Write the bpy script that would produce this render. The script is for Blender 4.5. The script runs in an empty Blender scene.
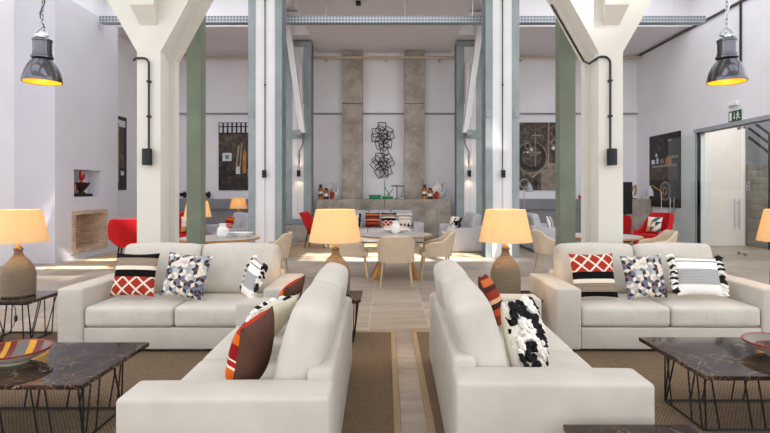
import bpy, bmesh, math, random
from mathutils import Vector, Matrix
random.seed(7)
R = math.radians
PI = math.pi
SC = bpy.context.scene
COL = SC.collection

# ---------------------------------------------------------------- helpers
def C(h, a=1.0):
    h = h.lstrip('#')
    v = [int(h[i:i + 2], 16) / 255 for i in (0, 2, 4)]
    return tuple((c / 12.92 if c <= .04045 else ((c + .055) / 1.055) ** 2.4) for c in v) + (a,)

class MB:
    """collects shapes and links them as one mesh object"""
    def __init__(self):
        self.v = []; self.f = []; self.m = []; self.mi = 0; self.M = Matrix.Identity(4)
    def add(self, vs, fs, mi=None):
        b = len(self.v)
        self.v.extend((self.M @ Vector(p))[:] for p in vs)
        for f in fs:
            self.f.append(tuple(b + i for i in f)); self.m.append(self.mi if mi is None else mi)
        return self
    def box(self, x0, x1, y0, y1, z0, z1, mi=None):
        vs = [(x, y, z) for z in (z0, z1) for y in (y0, y1) for x in (x0, x1)]
        return self.add(vs, [(0, 2, 3, 1), (4, 5, 7, 6), (0, 1, 5, 4), (2, 6, 7, 3), (0, 4, 6, 2), (1, 3, 7, 5)], mi)
    def bev(self, x0, x1, y0, y1, z0, z1, r=.01, mi=None, n=2):
        return self.rbox((x0 + x1) / 2, (y0 + y1) / 2, (z0 + z1) / 2, x1 - x0, y1 - y0, z1 - z0, r, mi=mi, mid=1, e=n)
    def rbox(self, cx, cy, cz, sx, sy, sz, r, puff=(0, 0, 0), mi=None, mid=6, e=3, rot=None):
        h = (sx / 2, sy / 2, sz / 2); r = min(r, *[q * .999 for q in h])
        ax = []
        for k in range(3):
            inn = h[k] - r
            t = [-h[k] + r * (1 - math.cos(i / e * PI / 2)) * 1.0 for i in range(e)]
            t += [-inn + 2 * inn * i / mid for i in range(mid + 1)]
            t += [h[k] - r * (1 - math.cos(i / e * PI / 2)) for i in range(e - 1, -1, -1)]
            ax.append(t)
        idx = {}; vs = []; fs = []
        def P(q):
            key = tuple(round(c, 5) for c in q)
            if key in idx: return idx[key]
            inner = [max(-(h[k] - r), min(h[k] - r, q[k])) for k in range(3)]
            d = Vector([q[k] - inner[k] for k in range(3)])
            if d.length > 1e-9: d.normalize()
            p = Vector(inner) + d * r
            u = [p[k] / h[k] for k in range(3)]
            o = Vector(p)
            for k in range(3):
                a, b = [j for j in range(3) if j != k]
                o[k] += puff[k] * u[k] * max(0, 1 - u[a] ** 2) * max(0, 1 - u[b] ** 2)
            if rot is not None: o = rot @ o
            idx[key] = len(vs); vs.append((o.x + cx, o.y + cy, o.z + cz)); return idx[key]
        for k in range(3):
            a, b = [(1, 2), (2, 0), (0, 1)][k]
            for s in (-1, 1):
                A, B = ax[a], ax[b]
                for i in range(len(A) - 1):
                    for j in range(len(B) - 1):
                        c = []
                        for (p, q) in ((A[i], B[j]), (A[i + 1], B[j]), (A[i + 1], B[j + 1]), (A[i], B[j + 1])):
                            w = [0, 0, 0]; w[k] = s * h[k]; w[a] = p; w[b] = q; c.append(P(w))
                        if s < 0: c.reverse()
                        c2 = []
                        for q in c:
                            if q not in c2: c2.append(q)
                        if len(c2) > 2: fs.append(tuple(c2))
        return self.add(vs, fs, mi)
    def cyl(self, p0, p1, r0, r1=None, n=12, mi=None, cap=True):
        r1 = r0 if r1 is None else r1
        p0 = Vector(p0); p1 = Vector(p1); d = (p1 - p0).normalized()
        a = d.orthogonal().normalized(); b = d.cross(a)
        vs = []
        for p, r in ((p0, r0), (p1, r1)):
            for i in range(n):
                t = 2 * PI * i / n; vs.append((p + a * math.cos(t) * r + b * math.sin(t) * r)[:])
        fs = [(i, (i + 1) % n, n + (i + 1) % n, n + i) for i in range(n)]
        if cap: fs += [tuple(range(n - 1, -1, -1)), tuple(range(n, 2 * n))]
        return self.add(vs, fs, mi)
    def tube(self, pts, r, n=8, mi=None, closed=False):
        pts = [Vector(p) for p in pts]; m = len(pts); vs = []; fs = []; a = None
        for i, p in enumerate(pts):
            if closed: d = (pts[(i + 1) % m] - pts[i - 1]).normalized()
            else: d = (pts[min(i + 1, m - 1)] - pts[max(i - 1, 0)]).normalized()
            if a is None: a = d.orthogonal().normalized()
            else:
                a = a - d * a.dot(d); a = a.normalized() if a.length > 1e-6 else d.orthogonal().normalized()
            b = d.cross(a)
            rr = r[i] if isinstance(r, (list, tuple)) else r
            for k in range(n):
                t = 2 * PI * k / n; vs.append((p + (a * math.cos(t) + b * math.sin(t)) * rr)[:])
        for i in range(m if closed else m - 1):
            for k in range(n):
                j = (i + 1) % m
                fs.append((i * n + k, i * n + (k + 1) % n, j * n + (k + 1) % n, j * n + k))
        if not closed: fs += [tuple(range(n - 1, -1, -1)), tuple(range((m - 1) * n, m * n))]
        return self.add(vs, fs, mi)
    def lathe(self, prof, n=32, c=(0, 0, 0), mi=None, sx=1, sy=1, close=False):
        vs = []; fs = []; m = len(prof)
        for (r, z) in prof:
            for k in range(n):
                t = 2 * PI * k / n; vs.append((c[0] + max(r, 1e-4) * math.cos(t) * sx, c[1] + max(r, 1e-4) * math.sin(t) * sy, c[2] + z))
        for i in range(m if close else m - 1):
            for k in range(n):
                j = (i + 1) % m
                fs.append((i * n + k, i * n + (k + 1) % n, j * n + (k + 1) % n, j * n + k))
        return self.add(vs, fs, mi)
    def prism(self, poly, axis, a, b, mi=None):
        """poly: 2-D outline; axis 'x' takes (y,z), 'y' takes (x,z), 'z' takes (x,y)"""
        def P(p, t):
            return {'x': (t, p[0], p[1]), 'y': (p[0], t, p[1]), 'z': (p[0], p[1], t)}[axis]
        n = len(poly)
        vs = [P(p, a) for p in poly] + [P(p, b) for p in poly]
        fs = [tuple(range(n)), tuple(range(2 * n - 1, n - 1, -1))] + [(i, n + i, n + (i + 1) % n, (i + 1) % n) for i in range(n)]
        return self.add(vs, fs, mi)
    def ball(self, c, rx, ry=None, rz=None, n=14, mi=None):
        ry = rx if ry is None else ry; rz = rx if rz is None else rz
        m = max(6, n // 2)
        return self.lathe([(math.sin(PI * i / m), -rz * math.cos(PI * i / m)) for i in range(m + 1)], n, c, mi, rx, ry)
    def build(self, name, mats, parent=None, loc=(0, 0, 0), rz=0, ang=35, flat=False):
        me = bpy.data.meshes.new(name)
        me.from_pydata(self.v, [], self.f)
        bm = bmesh.new(); bm.from_mesh(me)
        for f, m in zip(bm.faces, self.m): f.material_index = m
        bmesh.ops.remove_doubles(bm, verts=bm.verts, dist=1e-5)
        bmesh.ops.recalc_face_normals(bm, faces=bm.faces)
        bm.to_mesh(me); bm.free()
        if not isinstance(mats, (list, tuple)): mats = [mats]
        for m in mats: me.materials.append(m)
        if not flat:
            me.shade_smooth(); me.set_sharp_from_angle(angle=R(ang))
        o = bpy.data.objects.new(name, me); COL.objects.link(o)
        o.location = loc; o.rotation_euler = (0, 0, rz)
        if parent is not None: o.parent = parent
        return o

def tag(o, label, cat, group=None, kind=None):
    o['label'] = label; o['category'] = cat
    if group: o['group'] = group
    if kind: o['kind'] = kind
    return o
def thing(name, label, cat, loc=(0, 0, 0), rz=0, group=None):
    o = bpy.data.objects.new(name, None); COL.objects.link(o)
    o.empty_display_size = .1
    o.location = loc; o.rotation_euler = (0, 0, rz)
    return tag(o, label, cat, group)
def struct(o, label=None, cat='structure'):
    o['kind'] = 'structure'
    if label: o['label'] = label; o['category'] = cat
    return o
def dup(root, loc, rz, label, group=None):
    r = root.copy(); COL.objects.link(r); r.location = loc; r.rotation_euler = (0, 0, rz); r['label'] = label
    if group: r['group'] = group
    for ch in list(root.children):
        c = ch.copy(); COL.objects.link(c); c.parent = r
        for g in list(ch.children):
            d = g.copy(); COL.objects.link(d); d.parent = c
    return r

F = 513.0
def at(px, D): return (px - 386) * D / F
def zz(py, D): return 1.5 - (py - 192) * D / F

# ---------------------------------------------------------------- node materials
class V:
    def __init__(s, t, k): s.t = t; s.k = k
    def _b(s, op, o, rev=False):
        a, b = (o, s) if rev else (s, o)
        return s.t.math(op, a, b)
    def __add__(s, o): return s._b('ADD', o)
    def __radd__(s, o): return s._b('ADD', o)
    def __sub__(s, o): return s._b('SUBTRACT', o)
    def __rsub__(s, o): return s._b('SUBTRACT', o, True)
    def __mul__(s, o): return s._b('MULTIPLY', o)
    def __rmul__(s, o): return s._b('MULTIPLY', o)
    def __truediv__(s, o): return s._b('DIVIDE', o)
    def __gt__(s, o): return s._b('GREATER_THAN', o)
    def __lt__(s, o): return s._b('LESS_THAN', o)
class T:
    def __init__(s, name):
        s.m = bpy.data.materials.new(name); s.m.use_nodes = True
        s.nt = s.m.node_tree; s.nt.nodes.clear()
        s.out = s.nt.nodes.new('ShaderNodeOutputMaterial')
    def node(s, k): return s.nt.nodes.new(k)
    def put(s, sock, v):
        if isinstance(v, V): s.nt.links.new(v.k, sock)
        elif v is not None:
            try: sock.default_value = v
            except Exception: sock.default_value = v[:3]
    def math(s, op, a, b=None, c=None):
        n = s.node('ShaderNodeMath'); n.operation = op
        s.put(n.inputs[0], a)
        if b is not None: s.put(n.inputs[1], b)
        if c is not None: s.put(n.inputs[2], c)
        return V(s, n.outputs[0])
    def frac(s, a): return s.math('FRACT', a)
    def floor(s, a): return s.math('FLOOR', a)
    def abs(s, a): return s.math('ABSOLUTE', a)
    def min(s, a, b): return s.math('MINIMUM', a, b)
    def max(s, a, b): return s.math('MAXIMUM', a, b)
    def co(s, kind='Object'):
        n = s.node('ShaderNodeTexCoord'); return V(s, n.outputs[kind])
    def xyz(s, v):
        n = s.node('ShaderNodeSeparateXYZ'); s.put(n.inputs[0], v); return [V(s, o) for o in n.outputs]
    def vec(s, x, y, z=0.0):
        n = s.node('ShaderNodeCombineXYZ')
        for i, q in enumerate((x, y, z)): s.put(n.inputs[i], q)
        return V(s, n.outputs[0])
    def scale(s, v, k):
        n = s.node('ShaderNodeVectorMath'); n.operation = 'MULTIPLY'; s.put(n.inputs[0], v); n.inputs[1].default_value = k if isinstance(k, (tuple, list)) else (k, k, k)
        return V(s, n.outputs[0])
    def noise(s, v, sc=5, det=4, rough=.55, dist=0.0, col=False):
        n = s.node('ShaderNodeTexNoise'); s.put(n.inputs['Vector'], v)
        n.inputs['Scale'].default_value = sc; n.inputs['Detail'].default_value = det
        n.inputs['Roughness'].default_value = rough; n.inputs['Distortion'].default_value = dist
        return V(s, n.outputs[1 if col else 0])
    def voro(s, v, sc=5, feat='F1', out=0, rnd=1.0):
        n = s.node('ShaderNodeTexVoronoi'); n.feature = feat; s.put(n.inputs['Vector'], v)
        n.inputs['Scale'].default_value = sc; n.inputs['Randomness'].default_value = rnd
        return V(s, n.outputs[out])
    def rnd(s, v):
        n = s.node('ShaderNodeTexWhiteNoise'); s.put(n.inputs['Vector'], v); return V(s, n.outputs['Value'])
    def mix(s, f, a, b):
        n = s.node('ShaderNodeMix'); n.data_type = 'RGBA'
        s.put(n.inputs[0], f); s.put(n.inputs[6], a); s.put(n.inputs[7], b); return V(s, n.outputs[2])
    def ramp(s, f, stops, const=False):
        n = s.node('ShaderNodeValToRGB'); r = n.color_ramp
        if const: r.interpolation = 'CONSTANT'
        while len(r.elements) < len(stops): r.elements.new(.5)
        for e, (p, c) in zip(r.elements, stops): e.position = p; e.color = c
        s.put(n.inputs[0], f); return V(s, n.outputs[0])
    def step(s, f, a, b):
        n = s.node('ShaderNodeMapRange'); n.clamp = True; s.put(n.inputs[0], f)
        n.inputs[1].default_value = a; n.inputs[2].default_value = b; return V(s, n.outputs[0])
    def bsdf(s, col, rough=.6, metal=0.0, bump=None, bs=.3, bd=.01, spec=.4, **kw):
        p = s.node('ShaderNodeBsdfPrincipled')
        s.put(p.inputs['Base Color'], col); s.put(p.inputs['Roughness'], rough); s.put(p.inputs['Metallic'], metal)
        p.inputs['Specular IOR Level'].default_value = spec
        for k, v in kw.items(): s.put(p.inputs[k.replace('_', ' ')], v)
        if bump is not None:
            b = s.node('ShaderNodeBump'); b.inputs['Strength'].default_value = bs; b.inputs['Distance'].default_value = bd
            s.put(b.inputs['Height'], bump); s.nt.links.new(b.outputs[0], p.inputs['Normal'])
        s.nt.links.new(p.outputs[0], s.out.inputs[0]); return s.m

def plain(name, col, rough=.6, metal=0.0, var=.06, sc=6, bump=0, bsc=60, bd=.004, **kw):
    t = T(name); c = C(col); o = t.co()
    n = t.noise(o, sc, 3)
    lo = tuple(max(0, q * (1 - var * 1.6)) for q in c[:3]) + (1,); hi = tuple(min(1, q * (1 + var)) for q in c[:3]) + (1,)
    cc = t.ramp(n, [(.3, lo), (.7, hi)])
    return t.bsdf(cc, rough, metal, t.noise(o, bsc, 3) if bump else None, bump or .3, bd, **kw)

M = {}
M['white_wall'] = plain('white_plaster', '#f2f0f4', .85, var=.03, sc=.8, bump=.15, bsc=25)
M['grey_wall'] = plain('lavender_grey_plaster', '#d6d4dc', .85, var=.03, sc=.8, bump=.15, bsc=25)
M['soffit'] = plain('soffit_paint', '#e8e5e8', .85, var=.03, sc=.6)
M['wainscot'] = plain('dark_grey_paint', '#87878c', .8, var=.05, sc=1)
M['cream_paint'] = plain('cream_concrete_paint', '#d5d1c7', .7, var=.025, sc=2, bump=.3, bsc=14, bd=.006)
M['white_paint'] = plain('white_concrete_paint', '#e6e4e4', .7, var=.03, sc=2, bump=.25, bsc=16)
M['green_steel'] = plain('green_painted_steel', '#727b69', .5, var=.1, sc=3, bump=.15, bsc=40)
M['black'] = plain('black_metal', '#1c1b1d', .45, .3, var=.1)
M['black_cable'] = plain('black_cable', '#232224', .55, var=.1)
M['red'] = plain('red_felt', '#bd0d14', .85, var=.08, sc=12, bump=.3, bsc=200)
M['beige_leather'] = plain('beige_leather', '#cfbca2', .5, var=.05, sc=8, bump=.1, bsc=120)
M['taupe_leg'] = plain('taupe_leg', '#c2ad8c', .5)
M['brass'] = plain('aged_brass', '#c89c50', .35, .9)
M['chrome'] = plain('brushed_steel', '#b9bcbf', .28, 1.0)
M['white_ceramic'] = plain('white_ceramic', '#f0eeea', .35, var=.02)
M['white_plastic'] = plain('white_plastic', '#f2f2f2', .4, var=.02)
M['grey_metal'] = plain('grey_lacquer', '#a7a7b0', .4)
M['grey_sofa'] = plain('grey_sofa_fabric', '#c2c0c4', .9, var=.05, sc=7, bump=.3, bsc=220)
M['terracotta'] = plain('red_terracotta', '#b03a26', .5, var=.15)
M['amber'] = plain('amber_glaze', '#b8742a', .25, var=.2)
M['dark_brown'] = plain('dark_brown_glaze', '#472019', .35, var=.2)
M['cream'] = plain('cream_cotton', '#e4dcc4', .9, var=.05, sc=10, bump=.4, bsc=90, bd=.006)
M['green_gloss'] = plain('green_enamel', '#17814f', .3, var=.15, sc=9)
M['sign_green'] = plain('sign_green', '#0f5233', .5, var=.03)
M['dark_iron'] = plain('dark_iron', '#37231d', .6, .4, var=.25, sc=14, bump=.4, bsc=40)
M['screen'] = plain('dark_screen', '#08080a', .35, var=.02, spec=.2)
M['dark_stair'] = plain('dark_stair_stone', '#8a8378', .6, var=.15, sc=3)
M['panel_wood'] = plain('pale_panel', '#efe4de', .7, var=.03, sc=2)
M['concrete_beam'] = M['white_wall']

def mk():
    # concrete
    t = T('raw_concrete'); o = t.co()
    n = t.noise(o, 2.2, 7, .6); n2 = t.noise(o, 18, 4, .6)
    x, y, z = t.xyz(o)
    j = t.min(t.abs(t.frac(x * .5 + .5) - .5) * 1.0 + 0.02, 1.0)
    c = t.ramp(n * .7 + n2 * .3, [(.32, C('#857c72')), (.5, C('#a99f94')), (.68, C('#c6beb2'))])
    M['concrete'] = t.bsdf(c, .75, bump=n2, bs=.35, bd=.008)
    # floor tiles
    t = T('stone_floor_tiles'); o = t.co(); x, y, z = t.xyz(o)
    tx = (x + .19) / .676; ty = (y + .41) / .676
    row = t.floor(ty)
    fx = t.frac(tx); fy = t.frac(ty)
    g = t.min(t.min(fx, 1 - fx), t.min(fy, 1 - fy))
    grout = 1 - t.step(g, .004, .010)
    idv = t.vec(t.floor(tx), row, 0.0); r = t.rnd(idv)
    st = t.noise(t.vec(x * .9 + r * 7, y * 4.5 + r * 3, r * 9), 1.6, 6, .62, .6)
    c = t.ramp(st * .8 + r * .2, [(.25, C('#7f7265')), (.45, C('#9b8d7e')), (.6, C('#ada091')), (.8, C('#bfb3a5'))])
    c = t.mix(grout * .55, c, C('#d0c4b2'))
    M['tiles'] = t.bsdf(c, t.step(st, .2, .9) * .15 + .38, bump=(1 - grout) + st * .1, bs=.25, bd=.003, spec=.4)
    # sisal rug
    t = T('woven_sisal'); o = t.co(); x, y, z = t.xyz(o)
    sx = x * 84; sy = y * 62
    chk = t.math('MODULO', t.floor(sx) + t.floor(sy) + 1000, 2.0)
    w = t.abs(t.frac(sx) - .5) + t.abs(t.frac(sy) - .5)
    n = t.noise(o, 40, 3); nb = t.noise(o, 1.2, 3)
    c = t.mix(t.step(chk * .5 + n * .7 - w * .3, .05, .75), C('#4e4235'), C('#8f7a62'))
    c = t.mix(nb * .4, c, C('#746252'))
    M['sisal'] = t.bsdf(c, .95, bump=chk * .5 + (1 - w), bs=.6, bd=.006, spec=.1)
    M['rug_tan'] = plain('tan_rug_weave', '#b79f80', .95, var=.08, sc=20, bump=.5, bsc=180)
    M['rug_edge'] = plain('rug_binding', '#a08a6c', .95, var=.08, sc=30, bump=.4, bsc=150)
    # sofa leather
    t = T('ivory_sofa_fabric'); o = t.co()
    n = t.noise(o, 3.2, 4, .5, .5); nf = t.noise(o, 240, 2)
    c = t.ramp(n, [(.3, C('#b8b1a6')), (.7, C('#c5bfb4'))])
    M['sofa'] = t.bsdf(c, .62, bump=n * .8 + nf * .08, bs=.35, bd=.02, spec=.3, Sheen_Weight=.1)
    t = T('ivory_cushion_fabric'); o = t.co()
    n = t.noise(t.scale(o, (1, 1, .6)), 4.5, 4, .5, 1.2)
    c = t.ramp(t.noise(o, 3, 3), [(.3, C('#c0b9ae')), (.7, C('#cbc6bb'))])
    M['cushion'] = t.bsdf(c, .6, bump=n, bs=.55, bd=.03, spec=.3, Sheen_Weight=.1)
    # marble
    t = T('dark_brown_marble'); o = t.co()
    d = t.noise(o, 3, 5, .6, 0, True)
    nv = t.node('ShaderNodeVectorMath'); nv.operation = 'MULTIPLY_ADD'
    t.put(nv.inputs[0], d); nv.inputs[1].default_value = (.28, .28, .28); t.put(nv.inputs[2], o)
    w = V(t, nv.outputs[0])
    ve = t.voro(w, 13, 'DISTANCE_TO_EDGE'); ve2 = t.voro(w, 36, 'DISTANCE_TO_EDGE')
    n = t.noise(o, 6, 6, .65); nm = t.noise(o, 2.5, 4)
    c = t.ramp(n, [(.3, C('#130d0b')), (.55, C('#2f211a')), (.75, C('#4f3a2b'))])
    c = t.mix((1 - t.step(ve, .0, .022)) * t.step(nm, .42, .62), c, C('#c4a98b'))
    c = t.mix((1 - t.step(ve2, .0, .03)) * t.step(n, .5, .7) * .7, c, C('#8f6c4d'))
    M['marble'] = t.bsdf(c, .08, spec=.26)
    # galvanised steel
    t = T('galvanised_steel'); o = t.co()
    n = t.voro(o, 26, 'F1', 1); b = t.noise(o, 2, 4)
    c = t.mix(.12, t.ramp(b, [(.3, C('#848c8e')), (.7, C('#9aa2a3'))]), t.ramp(t.xyz(n)[0], [(.2, C('#80888a')), (.8, C('#9fa6a8'))]))
    M['galv'] = t.bsdf(c, .42, .4)
    # wood
    t = T('oak_wood'); o = t.co(); x, y, z = t.xyz(o)
    n = t.noise(t.vec(x * 8, y * 8, z * 1.5), 3, 5, .6, 1.0)
    M['oak'] = t.bsdf(t.ramp(n, [(.3, C('#9d6f3d')), (.7, C('#c39257'))]), .5, bump=n, bs=.1)
    M['table_grey'] = plain('grey_table_laminate', '#b5b0ab', .4, var=.05)
    # woven jug
    t = T('woven_rope_jug'); o = t.co(); x, y, z = t.xyz(o)
    a = t.math('ARCTAN2', y, x) * (1 / (2 * PI))
    zr = z * 62
    kn = t.abs(t.frac(a * 46 + t.math('MODULO', t.floor(zr), 2.0) * .5) - .5) + t.abs(t.frac(zr) - .5)
    n = t.noise(o, 30, 3)
    c = t.mix(t.step(kn, .25, .85), C('#93816a'), C('#493d2f'))
    c = t.mix(n * .4, c, C('#7d6d58'))
    M['jug'] = t.bsdf(c, .55, bump=1 - kn, bs=.8, bd=.01, spec=.4)
    # lamp shade: cloth lit through from inside
    t = T('linen_lamp_shade'); o = t.co(); x, y, z = t.xyz(o)
    n = t.noise(t.scale(o, (40, 40, 220)), 1, 2)
    cc = t.ramp(n, [(.3, C('#e3c999')), (.7, C('#edd8ab'))])
    df = t.node('ShaderNodeBsdfDiffuse'); tr = t.node('ShaderNodeBsdfTranslucent'); mx = t.node('ShaderNodeMixShader')
    t.put(df.inputs[0], cc); t.put(tr.inputs[0], cc); mx.inputs[0].default_value = .33
    t.nt.links.new(df.outputs[0], mx.inputs[1]); t.nt.links.new(tr.outputs[0], mx.inputs[2]); t.nt.links.new(mx.outputs[0], t.out.inputs[0])
    M['shade'] = t.m
    t = T('lit_bulb'); e = t.node('ShaderNodeEmission'); e.inputs[0].default_value = C('#ffd9a0'); e.inputs[1].default_value = 2.5
    t.nt.links.new(e.outputs[0], t.out.inputs[0]); M['bulb'] = t.m
    t = T('orange_reflector'); M['reflector'] = t.bsdf(C('#f2a81c'), .4, Emission_Color=C('#ffb52a'), Emission_Strength=.2)
    t = T('pendant_gunmetal'); o = t.co()
    M['gunmetal'] = t.bsdf(t.ramp(t.noise(o, 5, 3), [(.3, C('#55545a')), (.7, C('#727177'))]), .14, .95)
    # glass
    t = T('clear_greenish_glass')
    tp = t.node('ShaderNodeBsdfTransparent'); gl = t.node('ShaderNodeBsdfGlossy'); fr = t.node('ShaderNodeLayerWeight'); mx = t.node('ShaderNodeMixShader')
    tp.inputs[0].default_value = C('#fafdfb'); gl.inputs['Roughness'].default_value = .02; fr.inputs[0].default_value = .5; t.put(mx.inputs[0], t.math('POWER', V(t, fr.outputs[1]), 4.0) * .5 + .03)
    pass; t.nt.links.new(tp.outputs[0], mx.inputs[1]); t.nt.links.new(gl.outputs[0], mx.inputs[2]); t.nt.links.new(mx.outputs[0], t.out.inputs[0])
    M['glass'] = t.m
    # fire brick
    t = T('pale_fire_brick'); o = t.co(); x, y, z = t.xyz(o)
    rw = t.floor(z / .065); u = (x + y) / .22 + t.math('MODULO', rw, 2.0) * .5
    g = t.min(t.min(t.frac(u), 1 - t.frac(u)) * .22, t.min(t.frac(z / .065), 1 - t.frac(z / .065)) * .065)
    r = t.rnd(t.vec(t.floor(u), rw, 0.0))
    c = t.mix(t.step(g, .002, .006), C('#a98a72'), t.mix(r, C('#c0a48c'), C('#d8c1aa')))
    M['brick'] = t.bsdf(c, .85, bump=t.step(g, .002, .008), bs=.4)
    # perforated tray
    t = T('perforated_tray'); o = t.co(); x, y, z = t.xyz(o)
    m_ = t.frac(x * 13); hole = ((t.abs(m_ - .5)) < .28) * (t.abs(t.frac(z * 14 + y * 14) - .5) < .22)
    M['tray'] = t.bsdf(t.mix(hole, C('#aab0b6'), C('#4a4c52')), .4, .5)

    # ---- pillow patterns (Generated: x across, z up)
    def gen(name):
        t = T(name); x, y, z = t.xyz(t.co('Generated')); return t, x, y, z
    def weave(t, x, z, k=70): return t.abs(t.frac(x * k + t.math('MODULO', t.floor(z * k), 2.0) * .5) - .5) + t.abs(t.frac(z * k) - .5)
    def kilim(name, red):
        t, x, y, z = gen(name)
        a = x * 3.2; b = z * 3.4
        l = t.min(t.abs(t.frac(a + b) - .5), t.abs(t.frac(a - b) - .5))
        dia = t.mix(l < .095, C(red), C('#e6dccb'))
        w = weave(t, x, z, 34)
        tau = t.mix(w > .5, C('#b3a08d'), C('#6b5a4d'))
        s = t.ramp(z, [(0, C('#000000')), (.43, (.25,) * 3 + (1,)), (.59, (.5,) * 3 + (1,)), (.68, (.75,) * 3 + (1,)), (.87, (1, 1, 1, 1))], True)
        s = t.xyz(s)[0]
        c = t.mix(s > .1, dia, C('#151314')); c = t.mix(s > .4, c, C('#eae0cb')); c = t.mix(s > .6, c, tau); c = t.mix(s > .9, c, C('#151314'))
        return t.bsdf(c, .95, bump=weave(t, x, z, 48), bs=.5, bd=.006, spec=.1)
    M['kilim'] = kilim('kilim_stripes_and_diamonds', '#a83527')
    # tumbling rhombus print
    t, x, y, z = gen('rhombus_print')
    k = 6.3; s3 = math.sqrt(3)
    px, py = x * k, z * k
    def wrap(v, r): return (t.frac(v / r) - .5) * r
    ax_, ay_ = wrap(px, 1.0), wrap(py, s3)
    bx_, by_ = wrap(px - .5, 1.0), wrap(py - s3 / 2, s3)
    sel = (ax_ * ax_ + ay_ * ay_) < (bx_ * bx_ + by_ * by_)
    lx = bx_ + (ax_ - bx_) * sel; ly = by_ + (ay_ - by_) * sel
    hx = t.floor((px - lx) * 2 + .5); hy = t.floor((py - ly) * 2 + .5)
    an = t.math('ARCTAN2', ly, lx) / (2 * PI / 3) + .25 + 3
    sec = t.floor(an); fa = t.frac(an)
    r = t.rnd(t.vec(hx, hy, t.math('MODULO', sec, 3.0)))
    c = t.ramp(r, [(0, C('#ddd6c8')), (.32, C('#93a3ac')), (.48, C('#5f7284')), (.62, C('#343b4c')), (.86, C('#b3babb'))], True)
    hd = t.max(t.abs(lx), t.abs(lx * .5 + ly * (s3 / 2))); hd = t.max(hd, t.abs(lx * .5 - ly * (s3 / 2)))
    rad = t.math('SQRT', lx * lx + ly * ly)
    e1 = t.min(fa, 1 - fa) * rad * 2.1
    edge = t.min(e1, .5 - hd)
    c = t.mix(edge < .018, c, C('#c08a60'))
    M['rhomb'] = t.bsdf(c, .85, bump=t.noise(t.co(), 150, 2), bs=.2, bd=.004, spec=.1)
    # white / grey herringbone
    t, x, y, z = gen('white_grey_herringbone')
    zg = t.frac(z * 26 + t.abs(t.frac(x * 14) - .5) * 1.2)
    her = t.mix(zg < .5, C('#d8d5d2'), C('#55535a'))
    s = (z > .27) * (z < .66)
    c = t.mix(s, C('#efece6'), her)
    c = t.mix((t.abs(z - .86) < .012), c, C('#5a5148'))
    c = t.mix((z > .95), c, C('#9b9086'))
    M['herring'] = t.bsdf(c, .95, bump=t.noise(t.co(), 90, 3), bs=.5, bd=.008, spec=.1)
    M['tassel_white'] = plain('tassel_white', '#f0ece4', .95, var=.06, sc=30)
    M['tassel_black'] = plain('tassel_black', '#141314', .95, var=.06, sc=30)
    # multicolour stripes
    def stripes(name, stops):
        t, x, y, z = gen(name)
        c = t.ramp(z, [(p, C(h)) for p, h in stops], True)
        return t.bsdf(c, .95, bump=weave(t, x, z, 60), bs=.5, bd=.005, spec=.1)
    M['stripe_red'] = stripes('red_orange_stripes', [(0, '#6b4a38'), (.14, '#e8dfcf'), (.17, '#7c5a44'), (.26, '#efe5d2'), (.29, '#d9661f'), (.44, '#efe5d2'), (.47, '#a8231f'), (.54, '#efe5d2'), (.56, '#8e1a1d'), (.76, '#d9661f'), (.9, '#b8331f')])
    M['stripe_brown'] = stripes('brown_rust_stripes', [(0, '#7a2f22'), (.2, '#b4472b'), (.32, '#3a2420'), (.42, '#d7a27c'), (.5, '#8e3524'), (.66, '#4b2a24'), (.76, '#c86b3c'), (.9, '#6b2b22')])
    t, x, y, z = gen('triangle_border')
    tri = t.abs(t.frac(x * 4) - .5) * .5
    c = t.mix((z < .3) * ((z - .04) < tri) * (z > .04), C('#e8e2da'), C('#2d2a2c')); c = t.mix(t.abs(z - .55) < .05, c, C('#cfa892')); c = t.mix(t.abs(z - .78) < .04, c, C('#55505a'))
    M['tri_border'] = t.bsdf(c, .95)
    t, x, y, z = gen('teal_triangles')
    a = t.floor(x * 3); fx = t.frac(x * 3); fz = t.frac(z * 3)
    r = t.rnd(t.vec(a, t.floor(z * 3), fx > fz))
    M['triangles'] = t.bsdf(t.ramp(r, [(0, C('#e8ddcc')), (.4, C('#3d6a70')), (.6, C('#d79a6a')), (.75, C('#e8ddcc')), (.9, C('#26424c'))], True), .95)
    t, x, y, z = gen('zebra')
    zb = t.frac(x * 3 + t.noise(t.co(), 5, 2) * 1.2)
    M['zebra'] = t.bsdf(t.mix(zb < .5, C('#ece7e0'), C('#29262a')), .95)
    M['brown'] = plain('chocolate_brown_cotton', '#5b3a2c', .9, var=.07, sc=16, bump=.4, bsc=200)
    # shaggy black and white
    t = T('shaggy_black_white'); o = t.co()
    n = t.noise(o, 9, 2, .5, .6)
    c = t.mix(n > .55, C('#efe9dc'), C('#121112'))
    M['shag'] = t.bsdf(c, .95, bump=t.noise(o, 60, 3, .6, 1), bs=.9, bd=.02, spec=.1)
    t, x, y, z = gen('grey_cross_weave')
    M['crossweave'] = t.bsdf(t.mix(weave(t, x, z, 26) > .5, C('#dcd8d2'), C('#3b393d')), .95)
    # bowls
    t = T('striped_bowl_glaze'); o = t.co(); x, y, z = t.xyz(o); n = t.noise(o, 30, 4)
    s = x * 2.2 + y * .5 + .5
    c = t.ramp(s, [(0, C('#7b2a22')), (.08, C('#5f5a55')), (.2, C('#6b1f1d')), (.3, C('#d8991f')), (.36, C('#6b2019')), (.44, C('#6b6762')), (.6, C('#d9991f')), (.7, C('#6b1f1d')), (.81, C('#77736d')), (.93, C('#a03a2a'))], True)
    c = t.mix(n * .35, c, C('#5a463a'))
    M['bowl_stripe'] = t.bsdf(c, .35, spec=.16)
    t = T('dotted_red_bowl_glaze'); o = t.co(); x, y, z = t.xyz(o)
    rad = t.math('SQRT', x * x + y * y)
    v = t.voro(o, 42, 'F1', 0)
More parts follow.
